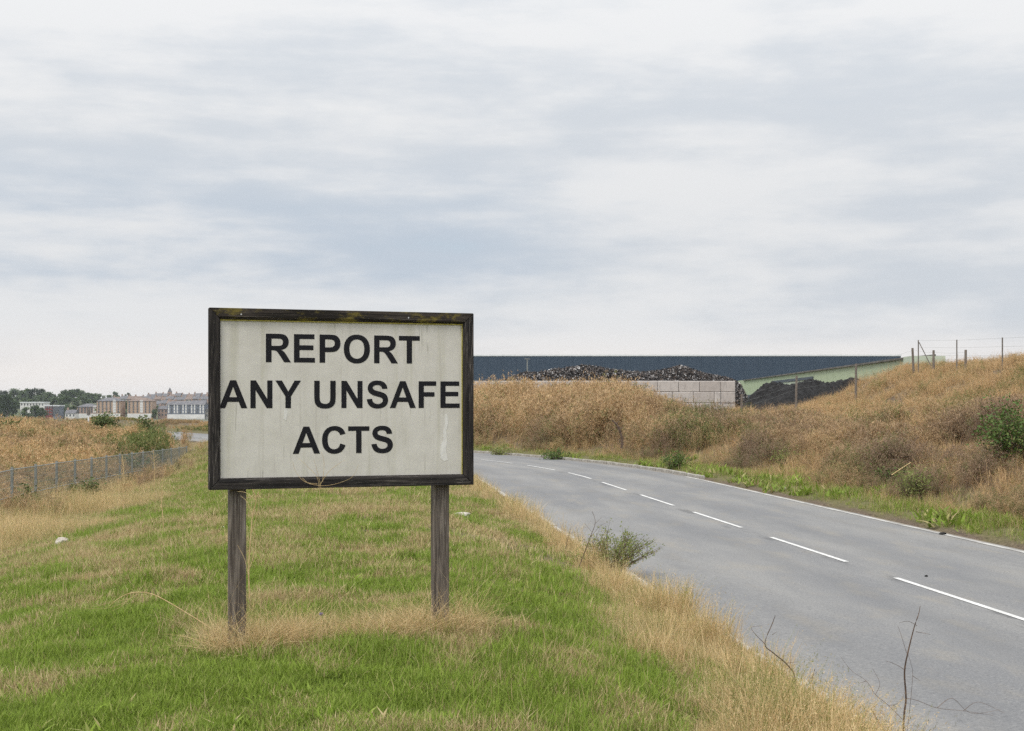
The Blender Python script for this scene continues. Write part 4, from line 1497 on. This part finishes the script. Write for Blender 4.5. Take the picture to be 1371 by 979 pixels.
# thistle beside the sign foot
root = empty('thistle', P(430, 824, 10.5))
tag(root, 'small mauve thistle head in the straw between the sign posts', 'thistle')
m_ = MB()
m_.tube([(0, 0, -0.10), (0.003, 0, -0.03), (0, 0, 0)], 0.003, 4)
m_.build('stem', M_DRYSTEM, root)
m_ = MB()
for k in range(30):
    a_ = random.uniform(0, 6.283)
    q = random.uniform(0.2, 1.2)
    m_.tube([(0, 0, 0), (0.022 * math.cos(a_) * math.sin(q), 0.022 * math.sin(a_) * math.sin(q), 0.022 * math.cos(q))], [0.004, 0.002], 3)
m_.build('flower_head', simple('mauve_petals', (0.25, 0.20, 0.33), (0.36, 0.30, 0.42), 40, 0.8, bmp=0), root)


def lump(name, label, cat, loc, s, mat, seed):
    bm = bmesh.new()
    bmesh.ops.create_icosphere(bm, subdivisions=2, radius=1.0)
    r = np.random.default_rng(seed)
    for v in bm.verts:
        v.co *= 0.75 + 0.5 * r.random()
        v.co = Vector((v.co.x * s[0], v.co.y * s[1], v.co.z * s[2]))
    m_ = bpy.data.meshes.new(name)
    bm.to_mesh(m_)
    bm.free()
    o = link(name, m_, None, mat, loc, (0, 0, seed))
    tag(o, label, cat)
    return o


for (px, D, s, mt, nm, lab, cat, sd) in (
        (300, 22.6, (0.10, 0.05, 0.03), M_LITTER, 'litter', 'white scrap of litter on the grass beside the nearer post', 'litter', 1),
        (946, 8.15, (0.045, 0.035, 0.03), M_LITTER, 'litter', 'white scrap of plastic in the straw by the kerb', 'litter', 2),
        (84, 26.5, (0.16, 0.12, 0.10), M_STONE, 'stone', 'pale stone at the edge of the lawn by the rough straw', 'stone', 3),
        (618, 25.5, (0.20, 0.10, 0.07), M_STONE, 'stone', 'pale stone lying in the grass behind the farther post', 'stone', 4),
        (1262, 26.6, (0.07, 0.06, 0.03), M_COAL, 'debris', 'black lump on the white edge line of the road', 'debris', 5),
        (1240, 19.9, (0.025, 0.025, 0.015), M_COAL, 'debris', 'small black lump on the asphalt past the dashed line', 'debris', 6),
        (1050, 39.5, (0.07, 0.05, 0.04), M_LITTER, 'litter', 'white scrap lying on the soil edge under the bank', 'litter', 7)):
    p_ = gp(px, 0, D)
    e_, _ = road_coords(np.array([p_[0]]), np.array([p_[1]]))
    zz = road_z(float(e_[0])) if abs(e_[0]) < HALF else p_[2]
    lump(nm, lab, cat, (p_[0], p_[1], zz + s[2] * 0.5), s, mt, sd)

# ------------------------------------------------------------------ wire fence west of the lawn
fence = empty('wire_fence', (0, 0, 0))
tag(fence, 'grey steel wire mesh fence running along the edge of the lawn', 'fence')
FH = 1.50
step = np.array([-0.27, 2.988])
fp = [np.array([-15.4, 43.8]) + step * k for k in range(-3, 14)]
fz = [min(zat(*q), 0.45 - FH - 0.0138 * (q[1] - 43.8) + 0.02) for q in fp]
m_ = MB()
m_.box(-0.035, 0.035, -0.03, 0.03, -0.3, FH + 0.05)
post_me = m_.mesh('post')
post_me.materials.append(M_STEEL)
for q, z in zip(fp, fz):
    link('post', post_me, fence, None, (q[0], q[1], z))
for i in range(len(fp) - 1):
    a_, b_ = Vector((*fp[i], fz[i])), Vector((*fp[i + 1], fz[i + 1]))
    for hh in (0.10, 0.66, FH - 0.02):
        m_ = MB()
        m_.tube([a_ + Vector((0.05, 0, hh)), b_ + Vector((0.05, 0, hh))], 0.013, 4)
        m_.build('rail', M_STEEL, fence)
    m_ = MB()
    for k in range(1, 38):
        q = a_.lerp(b_, k / 38)
        m_.tube([q + Vector((0.03, 0, 0.03)), q + Vector((0.03, 0, FH))], 0.004, 3, False)
    for hh in np.arange(0.15, FH, 0.2):
        m_.tube([a_ + Vector((0.035, 0, hh)), b_ + Vector((0.035, 0, hh))], 0.004, 3, False)
    m_.build('wire_mesh', M_WIRE, fence)

# ------------------------------------------------------------------ post and wire fences on the bank
wf = empty('post_and_wire_fence')
tag(wf, 'low post and wire fence with grey wooden posts along the bank', 'fence')
tops = []
for (px, yt, D, lean_) in ((993, 528, 79, 0.0), (1066, 503, 79, 0.02), (1146, 487, 78, 0.01), (1223, 466, 77, -0.05), (1250, 469, 75, 0.0), (1293, 468.5, 70, 0.0)):
    q = P(px, yt, D)
    zb_ = min(zat(q.x, D), q.z - 0.9)
    m_ = MB()
    L = q.z - zb_ + 0.4
    m_.tube([(-L / 2, 0, 0), (0, 0.01, 0.0), (L / 2, 0, 0)], [0.07, 0.066, 0.062], 7)
    o = m_.build('post', M_FENCE_POST, wf, False, (q.x, D, zb_ - 0.4 + L / 2), (0, -math.pi / 2 + lean_, 0))
    tops.append(q)
for i in range(len(tops) - 1):
    for dzz in (-0.12, -0.45, -0.75):
        m_ = MB()
        m_.tube([tops[i] + Vector((0, -0.08, dzz)), tops[i].lerp(tops[i + 1], 0.5) + Vector((0, -0.08, dzz - 0.05)), tops[i + 1] + Vector((0, -0.08, dzz))], 0.0035, 3)
        m_.build('wire', M_WIRE, wf)
sf = empty('steel_post_fence')
tag(sf, 'taller thin steel post fence with braced corner post on the bank crest', 'fence')
tops = []
for (px, yt, D) in ((1229.5, 455.5, 76), (1281, 455, 71), (1342, 452, 62), (1404, 449, 56)):
    q = P(px, yt, D)
    zb_ = min(zat(q.x, D), q.z - 1.1)
    m_ = MB()
    m_.tube([(0, 0, -0.3), (0, 0, q.z - zb_)], 0.032, 5)
    m_.build('post', M_DARKSTEEL, sf, False, (q.x, D, zb_))
    tops.append(q)
m_ = MB()
m_.tube([tops[0] + Vector((0.03, -0.05, -0.12)), P(1253, 503, 75.4)], 0.026, 5)
m_.build('brace', M_DARKSTEEL, sf)
for i in range(len(tops) - 1):
    for dzz in (-0.03, -0.4, -0.8):
        m_ = MB()
        m_.tube([tops[i] + Vector((0, -0.04, dzz)), tops[i + 1] + Vector((0, -0.04, dzz))], 0.0035, 3)
        m_.build('wire', M_WIRE, sf)

# ------------------------------------------------------------------ concrete block wall, scrap heap, black heaps
WY = 110.0
wall = empty('block_wall', (0, WY, 0))
tag(wall, 'wall of big pale concrete blocks holding back the scrap heap', 'wall')
xr = (983.5 - CX) / FPX * WY
xl = -6.0
BW, BH = 1.62, 0.86
top_z = CAM_Z + (HY - 510) / FPX * WY


def block_me(wd):
    m_ = MB()
    m_.box(-wd / 2 + 0.012, wd / 2 - 0.012, -0.42, 0.42, 0.012, BH - 0.012)
    q = bevel_mesh(m_.mesh('concrete_block'), 0.035, 1)
    q.materials.append(M_BLOCK)
    return q


bm_full, bm_half = block_me(BW), block_me(BW * 0.70)
bm_quarter = block_me(BW * 0.30)
for row in range(5):
    z = top_z - BH * (row + 1)
    x = xr
    first_w = (BW * 0.70, BW * 0.70, BW * 0.70, BW, BW * 0.70)[row]
    order = [first_w]
    if row == 1:
        order.append(BW * 0.30)
    while x > xl:
        wd = order.pop(0) if order else BW
        me_ = bm_full if wd == BW else (bm_half if wd > 0.8 else bm_quarter)
        link('concrete_block', me_, wall, None, (x - wd / 2, random.uniform(-0.03, 0.03), z + random.uniform(-0.008, 0.008)), (0, 0, random.uniform(-0.012, 0.012)))
        x -= wd
        if row % 2 == 1 and x == xr - first_w:
            pass

# scrap heap of shredded metal behind the wall
prof_px = [560, 620, 640, 668, 690, 703, 720, 740, 760, 782, 800, 822, 845, 862, 880, 895, 908, 918, 930, 945, 960, 972, 984]
prof_y = [532, 524, 521, 514, 504, 500, 500, 496, 494, 490.5, 493, 497, 499, 500, 498, 495, 491.5, 493, 497.5, 502, 505, 507, 512]
HC = 121.0
hx_ = [(p_ - CX) / FPX * HC for p_ in prof_px]
hz_ = [CAM_Z + (HY - q) / FPX * HC for q in prof_y]


def heap_z(X, Y):
    ridge = np.interp(X, hx_, hz_)
    v = (Y - HC) / 9.0
    return 0.9 + (ridge - 0.9) * np.clip(1 - v * v * 0.9, 0, 1) ** 0.8


hX = np.linspace(hx_[0], hx_[-1], 70)
hY = np.linspace(HC - 9.3, HC + 9.3, 16)
vs, fs = [], []
for y in hY:
    for x in hX:
        vs.append((x, y, float(heap_z(np.array([x]), np.array([y]))[0]) - 0.25))
for j in range(15):
    for i in range(69):
        a_ = j * 70 + i
        fs.append((a_, a_ + 1, a_ + 71, a_ + 70))
heap = link('scrap_heap', mesh('scrap_heap', vs, fs), None, M_COAL)
tag(heap, 'long heap of dark shredded scrap metal above the concrete block wall', 'scrap heap')
n = 45000
sxx = RNG.uniform(hx_[0], hx_[-1], n)
syy = RNG.uniform(HC - 9, HC + 3, n)
szz = heap_z(sxx, syy)
vs, fs = [], []
for i in range(n):
    c = np.array([sxx[i], syy[i], szz[i] + RNG.normal() * 0.07])
    s_ = RNG.uniform(0.04, 0.12) * (2.0 if RNG.random() < 0.05 else 1)
    a_ = RNG.normal(size=3)
    a_ /= np.linalg.norm(a_)
    b_ = np.cross(a_, RNG.normal(size=3))
    b_ /= np.linalg.norm(b_) + 1e-9
    k = RNG.uniform(0.3, 1.0)
    nrm = np.cross(a_, b_)
    b0 = len(vs)
    vs += [c + a_ * s_, c + b_ * s_ * k, c - a_ * s_ * RNG.uniform(0.5, 1), c - b_ * s_ * k, c + nrm * s_ * 0.4]
    fs += [(b0, b0 + 1, b0 + 4), (b0 + 1, b0 + 2, b0 + 4), (b0 + 2, b0 + 3, b0 + 4), (b0 + 3, b0, b0 + 4), (b0 + 3, b0 + 2, b0 + 1, b0)]
o = link('metal_shreds', mesh('metal_shreds', vs, fs), heap, M_SCRAP)
o['kind'] = 'stuff'


def black_heap(name, label, pts, D, half, seed):
    """Heap whose ridge follows the given pixels at depth D."""
    X_ = [(p_[0] - CX) / FPX * D for p_ in pts]
    Z_ = [CAM_Z + (HY - p_[1]) / FPX * D for p_ in pts]
    nx2, ny2 = 110, 40
    gx2 = np.linspace(X_[0], X_[-1], nx2)
    vs, fs = [], []
    for j in range(ny2):
        v = (j / (ny2 - 1)) * 2 - 1
        for i in range(nx2):
            zr_ = np.interp(gx2[i], X_, Z_)
            zz_ = 0.6 + (zr_ - 0.6) * (1 - abs(v) ** 1.25)
            nz = (fbm(np.array([gx2[i] * 0.8]), np.array([v * half * 0.8]), seed, 4)[0] - 0.5) * 0.6 + random.uniform(-0.09, 0.09)
            vs.append((gx2[i], D + v * half, zz_ + nz * (1 - abs(v))))
    for j in range(ny2 - 1):
        for i in range(nx2 - 1):
            a_ = j * nx2 + i
            fs.append((a_, a_ + 1, a_ + nx2 + 1, a_ + nx2))
    o = link(name, mesh(name, vs, fs, False), None, M_COAL)
    tag(o, label, 'heap')
    return o


black_heap('black_heap', 'long black aggregate heap in front of the pale green building', [(985, 556), (993, 549), (1001, 535), (1008, 526), (1018, 517), (1030, 514), (1050, 512.5), (1078, 510.5), (1096, 511), (1112, 510.5), (1128, 509.5), (1146, 508.5), (1160, 509), (1176, 512), (1190, 520)], 95, 8, 3)
black_heap('black_heap', 'small black aggregate heap behind the crooked wooden fence posts', [(1200, 512), (1204, 504), (1210, 497), (1220, 495), (1240, 493), (1252, 496), (1262, 506)], 93, 5, 8)

# ------------------------------------------------------------------ warehouse and green building
wh = empty('warehouse', (0, 300, 0))
tag(wh, 'huge long navy blue clad warehouse with a flat roofline', 'warehouse')
WX0, WX1 = -44.0, (1206 - CX) / FPX * 300
WZ = CAM_Z + (HY - 477) / FPX * 300
npan = 42
pw = (WX1 - WX0) / npan
m_ = MB()
m_.box(-pw / 2 + 0.012, pw / 2 - 0.012, -0.08, 0.08, 0.5, WZ)
for k in range(4):
    x = -pw / 2 + pw * (k + 0.5) / 4
    m_.box(x - 0.05, x + 0.05, -0.095, -0.0805, 0.6, WZ - 0.1)
pan_me = m_.mesh('cladding_panel')
pan_me.materials.append(M_NAVY)
for k in range(npan):
    link('cladding_panel', pan_me, wh, None, (WX0 + pw * (k + 0.5), 0, 0))
m_ = MB()
m_.box(WX0 + 0.02, WX1 - 0.02, 0.1, 70, 0.4, WZ - 0.02)
m_.build('wall', M_NAVY, wh)
m_ = MB()
m_.box(WX0 - 0.1, WX1 + 0.1, -0.16, 70.2, WZ + 0.005, WZ + 0.30)
m_.build('roof_trim', M_PALETRIM, wh)

lp = empty('lighting_mast', P(706, 497.5, 150))
tag(lp, 'thin grey lighting mast with a crossbar in front of the navy warehouse', 'lamp post')
m_ = MB()
m_.tube([(0, 0, -4), (0, 0, 1.28)], [0.09, 0.06], 6)
m_.build('pole', M_STEEL, lp)
for sg in (-1, 1):
    m_ = MB()
    m_.box(min(0, sg * 0.30), max(0, sg * 0.30), -0.08, 0.08, 1.285, 1.36)
    m_.build('lamp_head', M_STEEL, lp)

# pale green building, running away from the viewer
g0 = Vector((*P(1222, 477, 121).xy, 0))
g1 = Vector((*P(980, 512, 262).xy, 0))
gz_top = CAM_Z + (HY - 477.5) / FPX * 121
gdir = (g1 - g0).normalized()
gb = empty('green_building', (g0.x, g0.y, 0), math.atan2(gdir.y, gdir.x))
tag(gb, 'long low pale green clad building with a grey roof edge', 'building')
GL = (g1 - g0).length
GZB = 0.5
WD = 2.6
npan = 34
pw = GL / npan
m_ = MB()
m_.box(-pw / 2 + 0.02, pw / 2 - 0.02, -0.05, 0.05, GZB, gz_top - 0.01)
pm = m_.mesh('cladding_panel')
pm.materials.append(M_GREEN)
for k in range(npan):
    link('cladding_panel', pm, gb, None, (pw * (k + 0.5), 0.06, 0))
m_ = MB()
m_.box(0.02, GL - 0.02, -WD, 0.0, GZB, gz_top - 0.015)
m_.build('wall', M_GREEN, gb)
# grey sheet roof that oversails, from about a quarter along
m_ = MB()
m_.add([(3.0, 0.35, gz_top + 0.0), (GL * 0.86, 0.35, gz_top + 0.0), (GL * 0.86, -WD - 0.1, gz_top + 0.30), (3.0, -WD - 0.1, gz_top + 0.30),
        (3.0, 0.35, gz_top - 0.16), (GL * 0.86, 0.35, gz_top - 0.16), (GL * 0.86, -WD - 0.1, gz_top - 0.1), (3.0, -WD - 0.1, gz_top - 0.1)],
       [(0, 1, 2, 3), (4, 7, 6, 5), (0, 4, 5, 1), (1, 5, 6, 2), (2, 6, 7, 3), (3, 7, 4, 0)])
m_.build('roof', M_ROOFGREY, gb)
# parapet at the near end
m_ = MB()
m_.box(-0.12, 2.9, -WD - 0.12, 0.14, gz_top - 0.9, gz_top + 0.05)
m_.build('end_parapet', M_GREEN_LIGHT, gb)
# faded sliding panel with dark frame, white vent
m_ = MB()
m_.box(GL * 0.36, GL * 0.60, 0.12, 0.2, GZB, gz_top - 1.1)
m_.build('door', M_GREEN_LIGHT, gb)
m_ = MB()
m_.box(GL * 0.355, GL * 0.605, 0.12, 0.30, gz_top - 1.09, gz_top - 0.75)
m_.build('door_track', M_DARKTRIM, gb)
m_ = MB()
m_.box(GL * 0.62, GL * 0.97, 0.12, 0.32, gz_top - 3.2, gz_top - 2.6)
m_.build('dark_gutter', M_DARKTRIM, gb)

# ------------------------------------------------------------------ far shore: promenade wall, flats, terraces, trees
rw = empty('river_wall', (0, 848, 0))
tag(rw, 'long pale grey promenade wall along the far river bank', 'wall')
m_ = MB()
m_.box(-340, -120, -0.5, 0.5, -10, -7.9)
m_.build('wall', simple('promenade_stone', (0.24, 0.25, 0.25), (0.36, 0.37, 0.37), 0.1, 0.8, bmp=0), rw)
m_ = MB()
for hh in (-7.3, -6.8):
    m_.box(-340, -120, -0.06, 0.06, hh, hh + 0.10)
for k in range(74):
    m_.box(-340 + k * 3.0 - 0.06, -340 + k * 3.0 + 0.06, -0.06, 0.059, -7.89, -6.71)
o = m_.build('railing', M_STEEL, rw)
o['kind'] = 'stuff'

M_BRICKS = [simple('buff_brick', (0.40, 0.285, 0.205), (0.46, 0.335, 0.25), 0.5, 0.9, bmp=0),
            simple('brown_brick', (0.32, 0.225, 0.18), (0.38, 0.27, 0.215), 0.5, 0.9, bmp=0)]
M_SLATE = simple('slate_roof', (0.11, 0.11, 0.12), (0.17, 0.165, 0.17), 0.4, 0.85, bmp=0)
M_TILEROOF = simple('brown_tile_roof', (0.16, 0.12, 0.10), (0.22, 0.17, 0.145), 0.4, 0.85, bmp=0)
M_GLASS = simple('dark_window', (0.10, 0.105, 0.11), (0.15, 0.155, 0.16), 0.4, 0.2, bmp=0, spec=0.5)
M_REDWALL = simple('dark_red_wall', (0.20, 0.055, 0.05), (0.26, 0.08, 0.07), 0.4, 0.8, bmp=0)
M_BLUEGREY = simple('blue_grey_wall', (0.13, 0.15, 0.19), (0.20, 0.22, 0.26), 0.4, 0.7, bmp=0)
M_HOUSE = [simple('house_render', (0.38, 0.35, 0.31), (0.46, 0.43, 0.39), 0.3, 0.9, bmp=0), simple('house_brick', (0.26, 0.19, 0.155), (0.32, 0.24, 0.20), 0.3, 0.9, bmp=0)]


def win_mesh(wd, h):
    m_ = MB()
    m_.box(-wd / 2, wd / 2, -0.06, 0.06, 0, h)
    return m_.mesh('window')


WIN = win_mesh(0.95, 1.2)
WIN.materials.append(M_GLASS)
WINW = win_mesh(1.9, 1.8)
WINW.materials.append(M_WHITE)


WINT = win_mesh(0.85, 1.7)
WINT.materials.append(M_WHITE)


def flats(name, label, cat, px0, px1, yt, yb, D, depth, wmat, rmat, floors, cols, roof='hip', white_base=True, white_col=None, win=None, group=None, rise=2.2):
    x0, x1 = (px0 - CX) / FPX * D, (px1 - CX) / FPX * D
    zb = CAM_Z + (HY - yb) / FPX * D
    zt = CAM_Z + (HY - yt) / FPX * D
    W_, H_ = x1 - x0, zt - zb
    root = empty(name, ((x0 + x1) / 2, D, zb))
    tag(root, label, cat, group)
    m_ = MB()
    m_.box(-W_ / 2, W_ / 2, 0, depth, -6, H_)
    m_.build('wall', wmat, root)
    if roof == 'hip':
        o_ = 0.4
        ins = min(W_, depth) * 0.42
        m_ = MB()
        m_.add([(-W_ / 2 - o_, -o_, H_ + .003), (W_ / 2 + o_, -o_, H_ + .003), (W_ / 2 + o_, depth + o_, H_ + .003), (-W_ / 2 - o_, depth + o_, H_ + .003),
                (-W_ / 2 + ins, depth / 2, H_ + rise), (W_ / 2 - ins, depth / 2, H_ + rise)],
               [(0, 3, 2, 1), (0, 1, 5, 4), (1, 2, 5), (2, 3, 4, 5), (3, 0, 4)])
        m_.build('roof', rmat, root)
    elif roof == 'gable':
        m_ = MB()
        m_.add([(-W_ / 2 - .2, -.4, H_ + .003), (W_ / 2 + .2, -.4, H_ + .003), (W_ / 2 + .2, depth + .4, H_ + .003), (-W_ / 2 - .2, depth + .4, H_ + .003),
                (-W_ / 2 - .2, depth / 2, H_ + rise), (W_ / 2 + .2, depth / 2, H_ + rise)],
               [(0, 3, 2, 1), (0, 1, 5, 4), (1, 2, 5), (2, 3, 4, 5), (3, 0, 4)])
        rf = m_.build('roof', rmat, root)
        m_ = MB()
        m_.box(-W_ / 2 + 0.3, -W_ / 2 + 1.3, depth / 2 - 0.5, depth / 2 + 0.5, H_, H_ + rise + 1.3)
        m_.build('chimney', M_BRICKS[1], rf)
    else:
        m_ = MB()
        m_.box(-W_ / 2 - .3, W_ / 2 + .3, -.3, depth + .3, H_ + .003, H_ + 0.7)
        m_.build('roof', rmat, root)
    if white_base:
        m_ = MB()
        m_.box(-W_ / 2 - .02, W_ / 2 + .02, -0.12, -0.01, -5.9, 2.4)
        m_.build('ground_floor', M_WHITE, root)
    fh = (H_ - (2.6 if white_base else 0.6)) / max(floors, 1)
    for f in range(floors):
        for c in range(cols):
            x = -W_ / 2 + W_ * (c + 0.5) / cols
            z = (2.6 if white_base else 0.6) + fh * f + fh * 0.25
            if win is WINT:
                wm = WINT if c % 3 != 1 else WIN
                link('window', wm, root, None, (x, -0.08, z))
                continue
            wm = WINW if white_col is not None and c == white_col else (win or WIN)
            o = link('window', wm, root, None, (x, -0.08, z))
    return root


flats('block_of_flats', 'lower brown brick flats beside the tallest pair, nearer the trees', 'flats', 103, 129, 545, 559, 900, 11, M_BRICKS[1], M_SLATE, 3, 6, white_col=5)
flats('block_of_flats', 'tall buff brick flats with white window column, next to the low flats', 'flats', 129.5, 161, 537, 559, 893, 12, M_BRICKS[0], M_SLATE, 5, 6, white_col=4)
flats('block_of_flats', 'tall buff brick flats standing between a dark tree and the small houses', 'flats', 170.5, 203, 537, 559, 896, 12, M_BRICKS[0], M_TILEROOF, 5, 6, white_col=3)
flats('small_house', 'small brown gabled house between the tall flats and the white terrace', 'house', 211, 224, 548, 559, 902, 8, M_BRICKS[1], M_SLATE, 2, 3, 'gable', False)
flats('white_terrace', 'long white three storey terrace with many windows on the far shore', 'terrace', 224, 274, 542, 560, 890, 10, M_BLUEGREY, M_SLATE, 3, 13, 'gable', True, None, WINT)
flats('yellow_house', 'pale yellow house at the end of the white terrace', 'house', 274.5, 290, 548, 560, 892, 9, M_HOUSE[0], M_SLATE, 2, 3, 'hip', False)
flats('red_block', 'dark red and grey flat roofed block below the wooded hill', 'building', 60, 70, 544, 558, 905, 10, M_REDWALL, M_PALETRIM, 3, 3, 'flat', False)
flats('grey_block', 'blue grey flat roofed block attached to the dark red block', 'building', 70.5, 79.5, 544, 558, 905, 10, M_BLUEGREY, M_PALETRIM, 4, 4, 'flat', False)
flats('white_hall', 'long white flat roofed hall among the hillside trees', 'building', 27, 59, 539.5, 545, 980, 12, M_WHITE, M_PALETRIM, 1, 8, 'flat', False)
flats('white_cottage', 'small white gabled cottage by the shore next to the low flats', 'house', 87, 101, 553.5, 560, 880, 7, M_WHITE, M_SLATE, 1, 3, 'gable', False)
# rows of hillside houses
rr_ = np.random.default_rng(5)
hill_rows = [(203, 292, 541, 1080, 9.5), (150, 292, 535, 1170, 8.6), (196, 296, 531, 1260, 8.2)]
for ri, (pa, pb, yt, D, wpx) in enumerate(hill_rows):
    x = pa
    k = 0
    while x < pb:
        wv = wpx * rr_.uniform(0.8, 1.25)
        xm = (x + wv / 2 - CX) / FPX * D
        yb_ = HY - (zat(xm, D) - CAM_Z) * FPX / D
        yt_ = min(yt + rr_.uniform(-0.8, 0.8), yb_ - 2)
        flats('terraced_house', ['slate roofed hillside house just above the white terrace roof', 'hillside house in the middle row of roofs above the flats', 'house on the topmost row of the far hill skyline'][ri], 'house',
              x, x + wv - 0.3, yt_, yb_, D, 9, M_HOUSE[(k + ri) % 2], (M_SLATE, M_TILEROOF)[int(rr_.random() < 0.35)], 2, 2, 'gable', False, None, None,
              ['hillside houses above the white terrace', 'hillside houses in the middle row', 'hillside houses on the skyline'][ri], rise=2.6)
        x += wv
        k += 1
# church on the skyline
ch = flats('church', 'small dark church with a pointed spire on the far hill skyline', 'church', 222, 231, 531, 537, 1330, 9, M_BRICKS[1], M_SLATE, 1, 3, 'gable', False)
m_ = MB()
m_.box(-1.7, 1.7, 1, 4.4, 0, 8.5)
tw_ = m_.build('tower', M_BRICKS[1], ch)
m_ = MB()
m_.add([(-1.8, 0.9, 8.51), (1.8, 0.9, 8.51), (1.8, 4.5, 8.51), (-1.8, 4.5, 8.51), (0, 2.7, 13)], [(0, 3, 2, 1), (0, 1, 4), (1, 2, 4), (2, 3, 4), (3, 0, 4)])
m_.build('spire', M_SLATE, tw_)


def tree_proto(seed, shape=1.0, nleaf=1600):
    """Unit-height tree: trunk with limbs, crown of leaf clumps spread through several lobes."""
    r = np.random.default_rng(seed)
    T_ = MB()
    T_.tube([(0, 0, -0.1), (0.01, 0, 0.2), (-0.01, 0.01, 0.45), (0, 0, 0.75)], [0.035, 0.028, 0.02, 0.008], 6)
    C_ = MB()
    lobes = []
    for k in range(11):
        a_ = r.uniform(0, 6.283)
        rad = r.uniform(0.08, 0.30) * shape
        z = r.uniform(0.22, 0.86)
        rad *= 1.15 - abs(z - 0.55) * 1.1
        c = Vector((math.cos(a_) * rad, math.sin(a_) * rad, z))
        lobes.append((c, r.uniform(0.13, 0.21)))
        T_.tube([(0, 0, z * 0.55), c], [0.012, 0.004], 4)
    lobes.append((Vector((0, 0, 0.85)), 0.15))
    for k in range(nleaf):
        c, q = lobes[r.integers(0, len(lobes))]
        dd_ = Vector(r.normal(size=3)).normalized()
        p = c + dd_ * q * (r.random() ** 0.4) * (1 + 0.15 * r.normal())
        d1 = Vector(r.normal(size=3)).normalized()
        d2 = d1.orthogonal().normalized()
        s_ = 0.034 * r.uniform(0.6, 1.4)
        C_.add([p + d1 * s_, p + d2 * s_ * 0.8, p - d1 * s_, p - d2 * s_ * 0.8], [(0, 1, 2, 3)])
    tm, cm = T_.mesh('trunk'), C_.mesh('crown')
    tm.materials.append(M_BARK)
    cm.materials.append(M_CROWN)
    return tm, cm


TP = [tree_proto(300 + i, (1.0, 1.25, 0.8, 1.1)[i]) for i in range(4)]


def far_tree(px, yt, D, hpx, label, group, wide=1.0):
    x = (px - CX) / FPX * D
    h = hpx / FPX * D
    z = CAM_Z + (HY - yt) / FPX * D - h * 0.98
    gz_ = zat(x, D)
    if z > gz_:
        z = gz_ - 0.5
        h = (CAM_Z + (HY - yt) / FPX * D - z) / 0.98
    root = empty('tree', (x, D, z), rr_.uniform(0, 6.28))
    tag(root, label, 'tree', group)
    tm, cm = TP[rr_.integers(0, 4)]
    for nm, me_ in (('trunk', tm), ('crown', cm)):
        o = link(nm, me_, root)
    root.scale = (h * wide, h * wide, h)
    return root


sky_px = [(-60, 526), (-40, 524), (-22, 523), (-8, 524), (6, 523), (18, 520.5), (28, 523), (36, 520.5), (46, 520), (55, 520.5), (63, 525), (72, 528), (80, 527), (88, 522), (97, 522), (104, 521), (111, 523), (118, 526), (126, 527), (134, 527.5)]
for (px, yt) in sky_px:
    far_tree(px, yt, 1200 + rr_.uniform(-40, 40), 17 + rr_.uniform(-2, 3), 'dark tree on the wooded skyline of the far hill', 'trees on the wooded hill skyline', 1.15)
for px in np.arange(-60, 128, 9.5):
    far_tree(px + rr_.uniform(-3, 3), 532 + rr_.uniform(-2.5, 3), 1090 + rr_.uniform(-30, 30), 15 + rr_.uniform(-2, 3), 'tree half way up the wooded far hillside', 'trees half way up the hillside', 1.2)
for px in list(np.arange(-50, 22, 8.0)) + [84, 90, 96, 102]:
    far_tree(px + rr_.uniform(-2, 2), (536 if px < 60 else 543) + rr_.uniform(-2, 2.5), 935 + rr_.uniform(-15, 15), 22 if px < 60 else 15, 'tree on the low ground of the far shore beneath the hill', 'trees low on the far shore', 1.1)
for (px, yt, D, hp, wide, lab) in ((10, 528, 900, 31, 1.0, 'tallest broad tree standing at the water edge of the far shore'), (36, 545, 895, 15, 1.3, 'rounded tree in front of the long white hall'), (48, 543, 900, 17, 1.2, 'tree between the white hall and the dark red block'),
                                   (56, 546, 893, 13, 1.0, 'small tree touching the side of the dark red block'), (83, 546, 915, 14, 1.0, 'dark tree just past the grey flat roofed block'),
                                   (166, 537, 915, 22, 0.62, 'tall dark tree filling the gap between the two tall flats'), (206.5, 548, 890, 12, 0.8, 'small green tree next to the tall buff flats'),
                                   (146, 529, 1290, 9, 1.3, 'rounded tree on the skyline above the tall flats'), (153, 524.5, 1290, 13, 1.1, 'taller tree on the skyline above the tall flats'), (171.5, 526, 1290, 10, 0.9, 'lone round tree on the skyline above the gap between flats'),
                                   (216, 546, 1000, 8, 1.2, 'low tree behind the small brown gabled house'), (208, 543, 1010, 8, 1.2, 'low dark tree on the slope behind the tall flats')):
    far_tree(px, yt, D, hp, lab, None, wide)

# white marker pole in the field
mp = empty('marker_pole', gp(118.5, 0, 130))
tag(mp, 'slim white marker pole with a dark cap standing in the weed field', 'pole')
zt = CAM_Z + (HY - 547) / FPX * 130 - mp.location.z
m_ = MB()
m_.tube([(0, 0, -0.3), (0, 0, zt - 0.6)], 0.075, 8)
m_.build('pole', M_LITTER, mp)
m_ = MB()
m_.box(-0.12, 0.12, -0.12, 0.12, zt - 0.595, zt)
m_.build('cap', M_DARKSTEEL, mp)

# ------------------------------------------------------------------ air
m_ = MB()
m_.box(-3600, 3600, -300, 8000, -24, 24)
M_HAZE = bpy.data.materials.new('thin_haze')
M_HAZE.use_nodes = True
t = NT(M_HAZE.node_tree)
t.n.remove(t.n['Principled BSDF'])
pv = t.node('ShaderNodeVolumePrincipled')
pv.inputs['Color'].default_value = (0.86, 0.92, 1.0, 1)
pv.inputs['Density'].default_value = 0.00008
t.l.new(pv.outputs[0], t.n['Material Output'].inputs['Volume'])
haze = m_.build('haze', M_HAZE)
haze['kind'] = 'stuff'
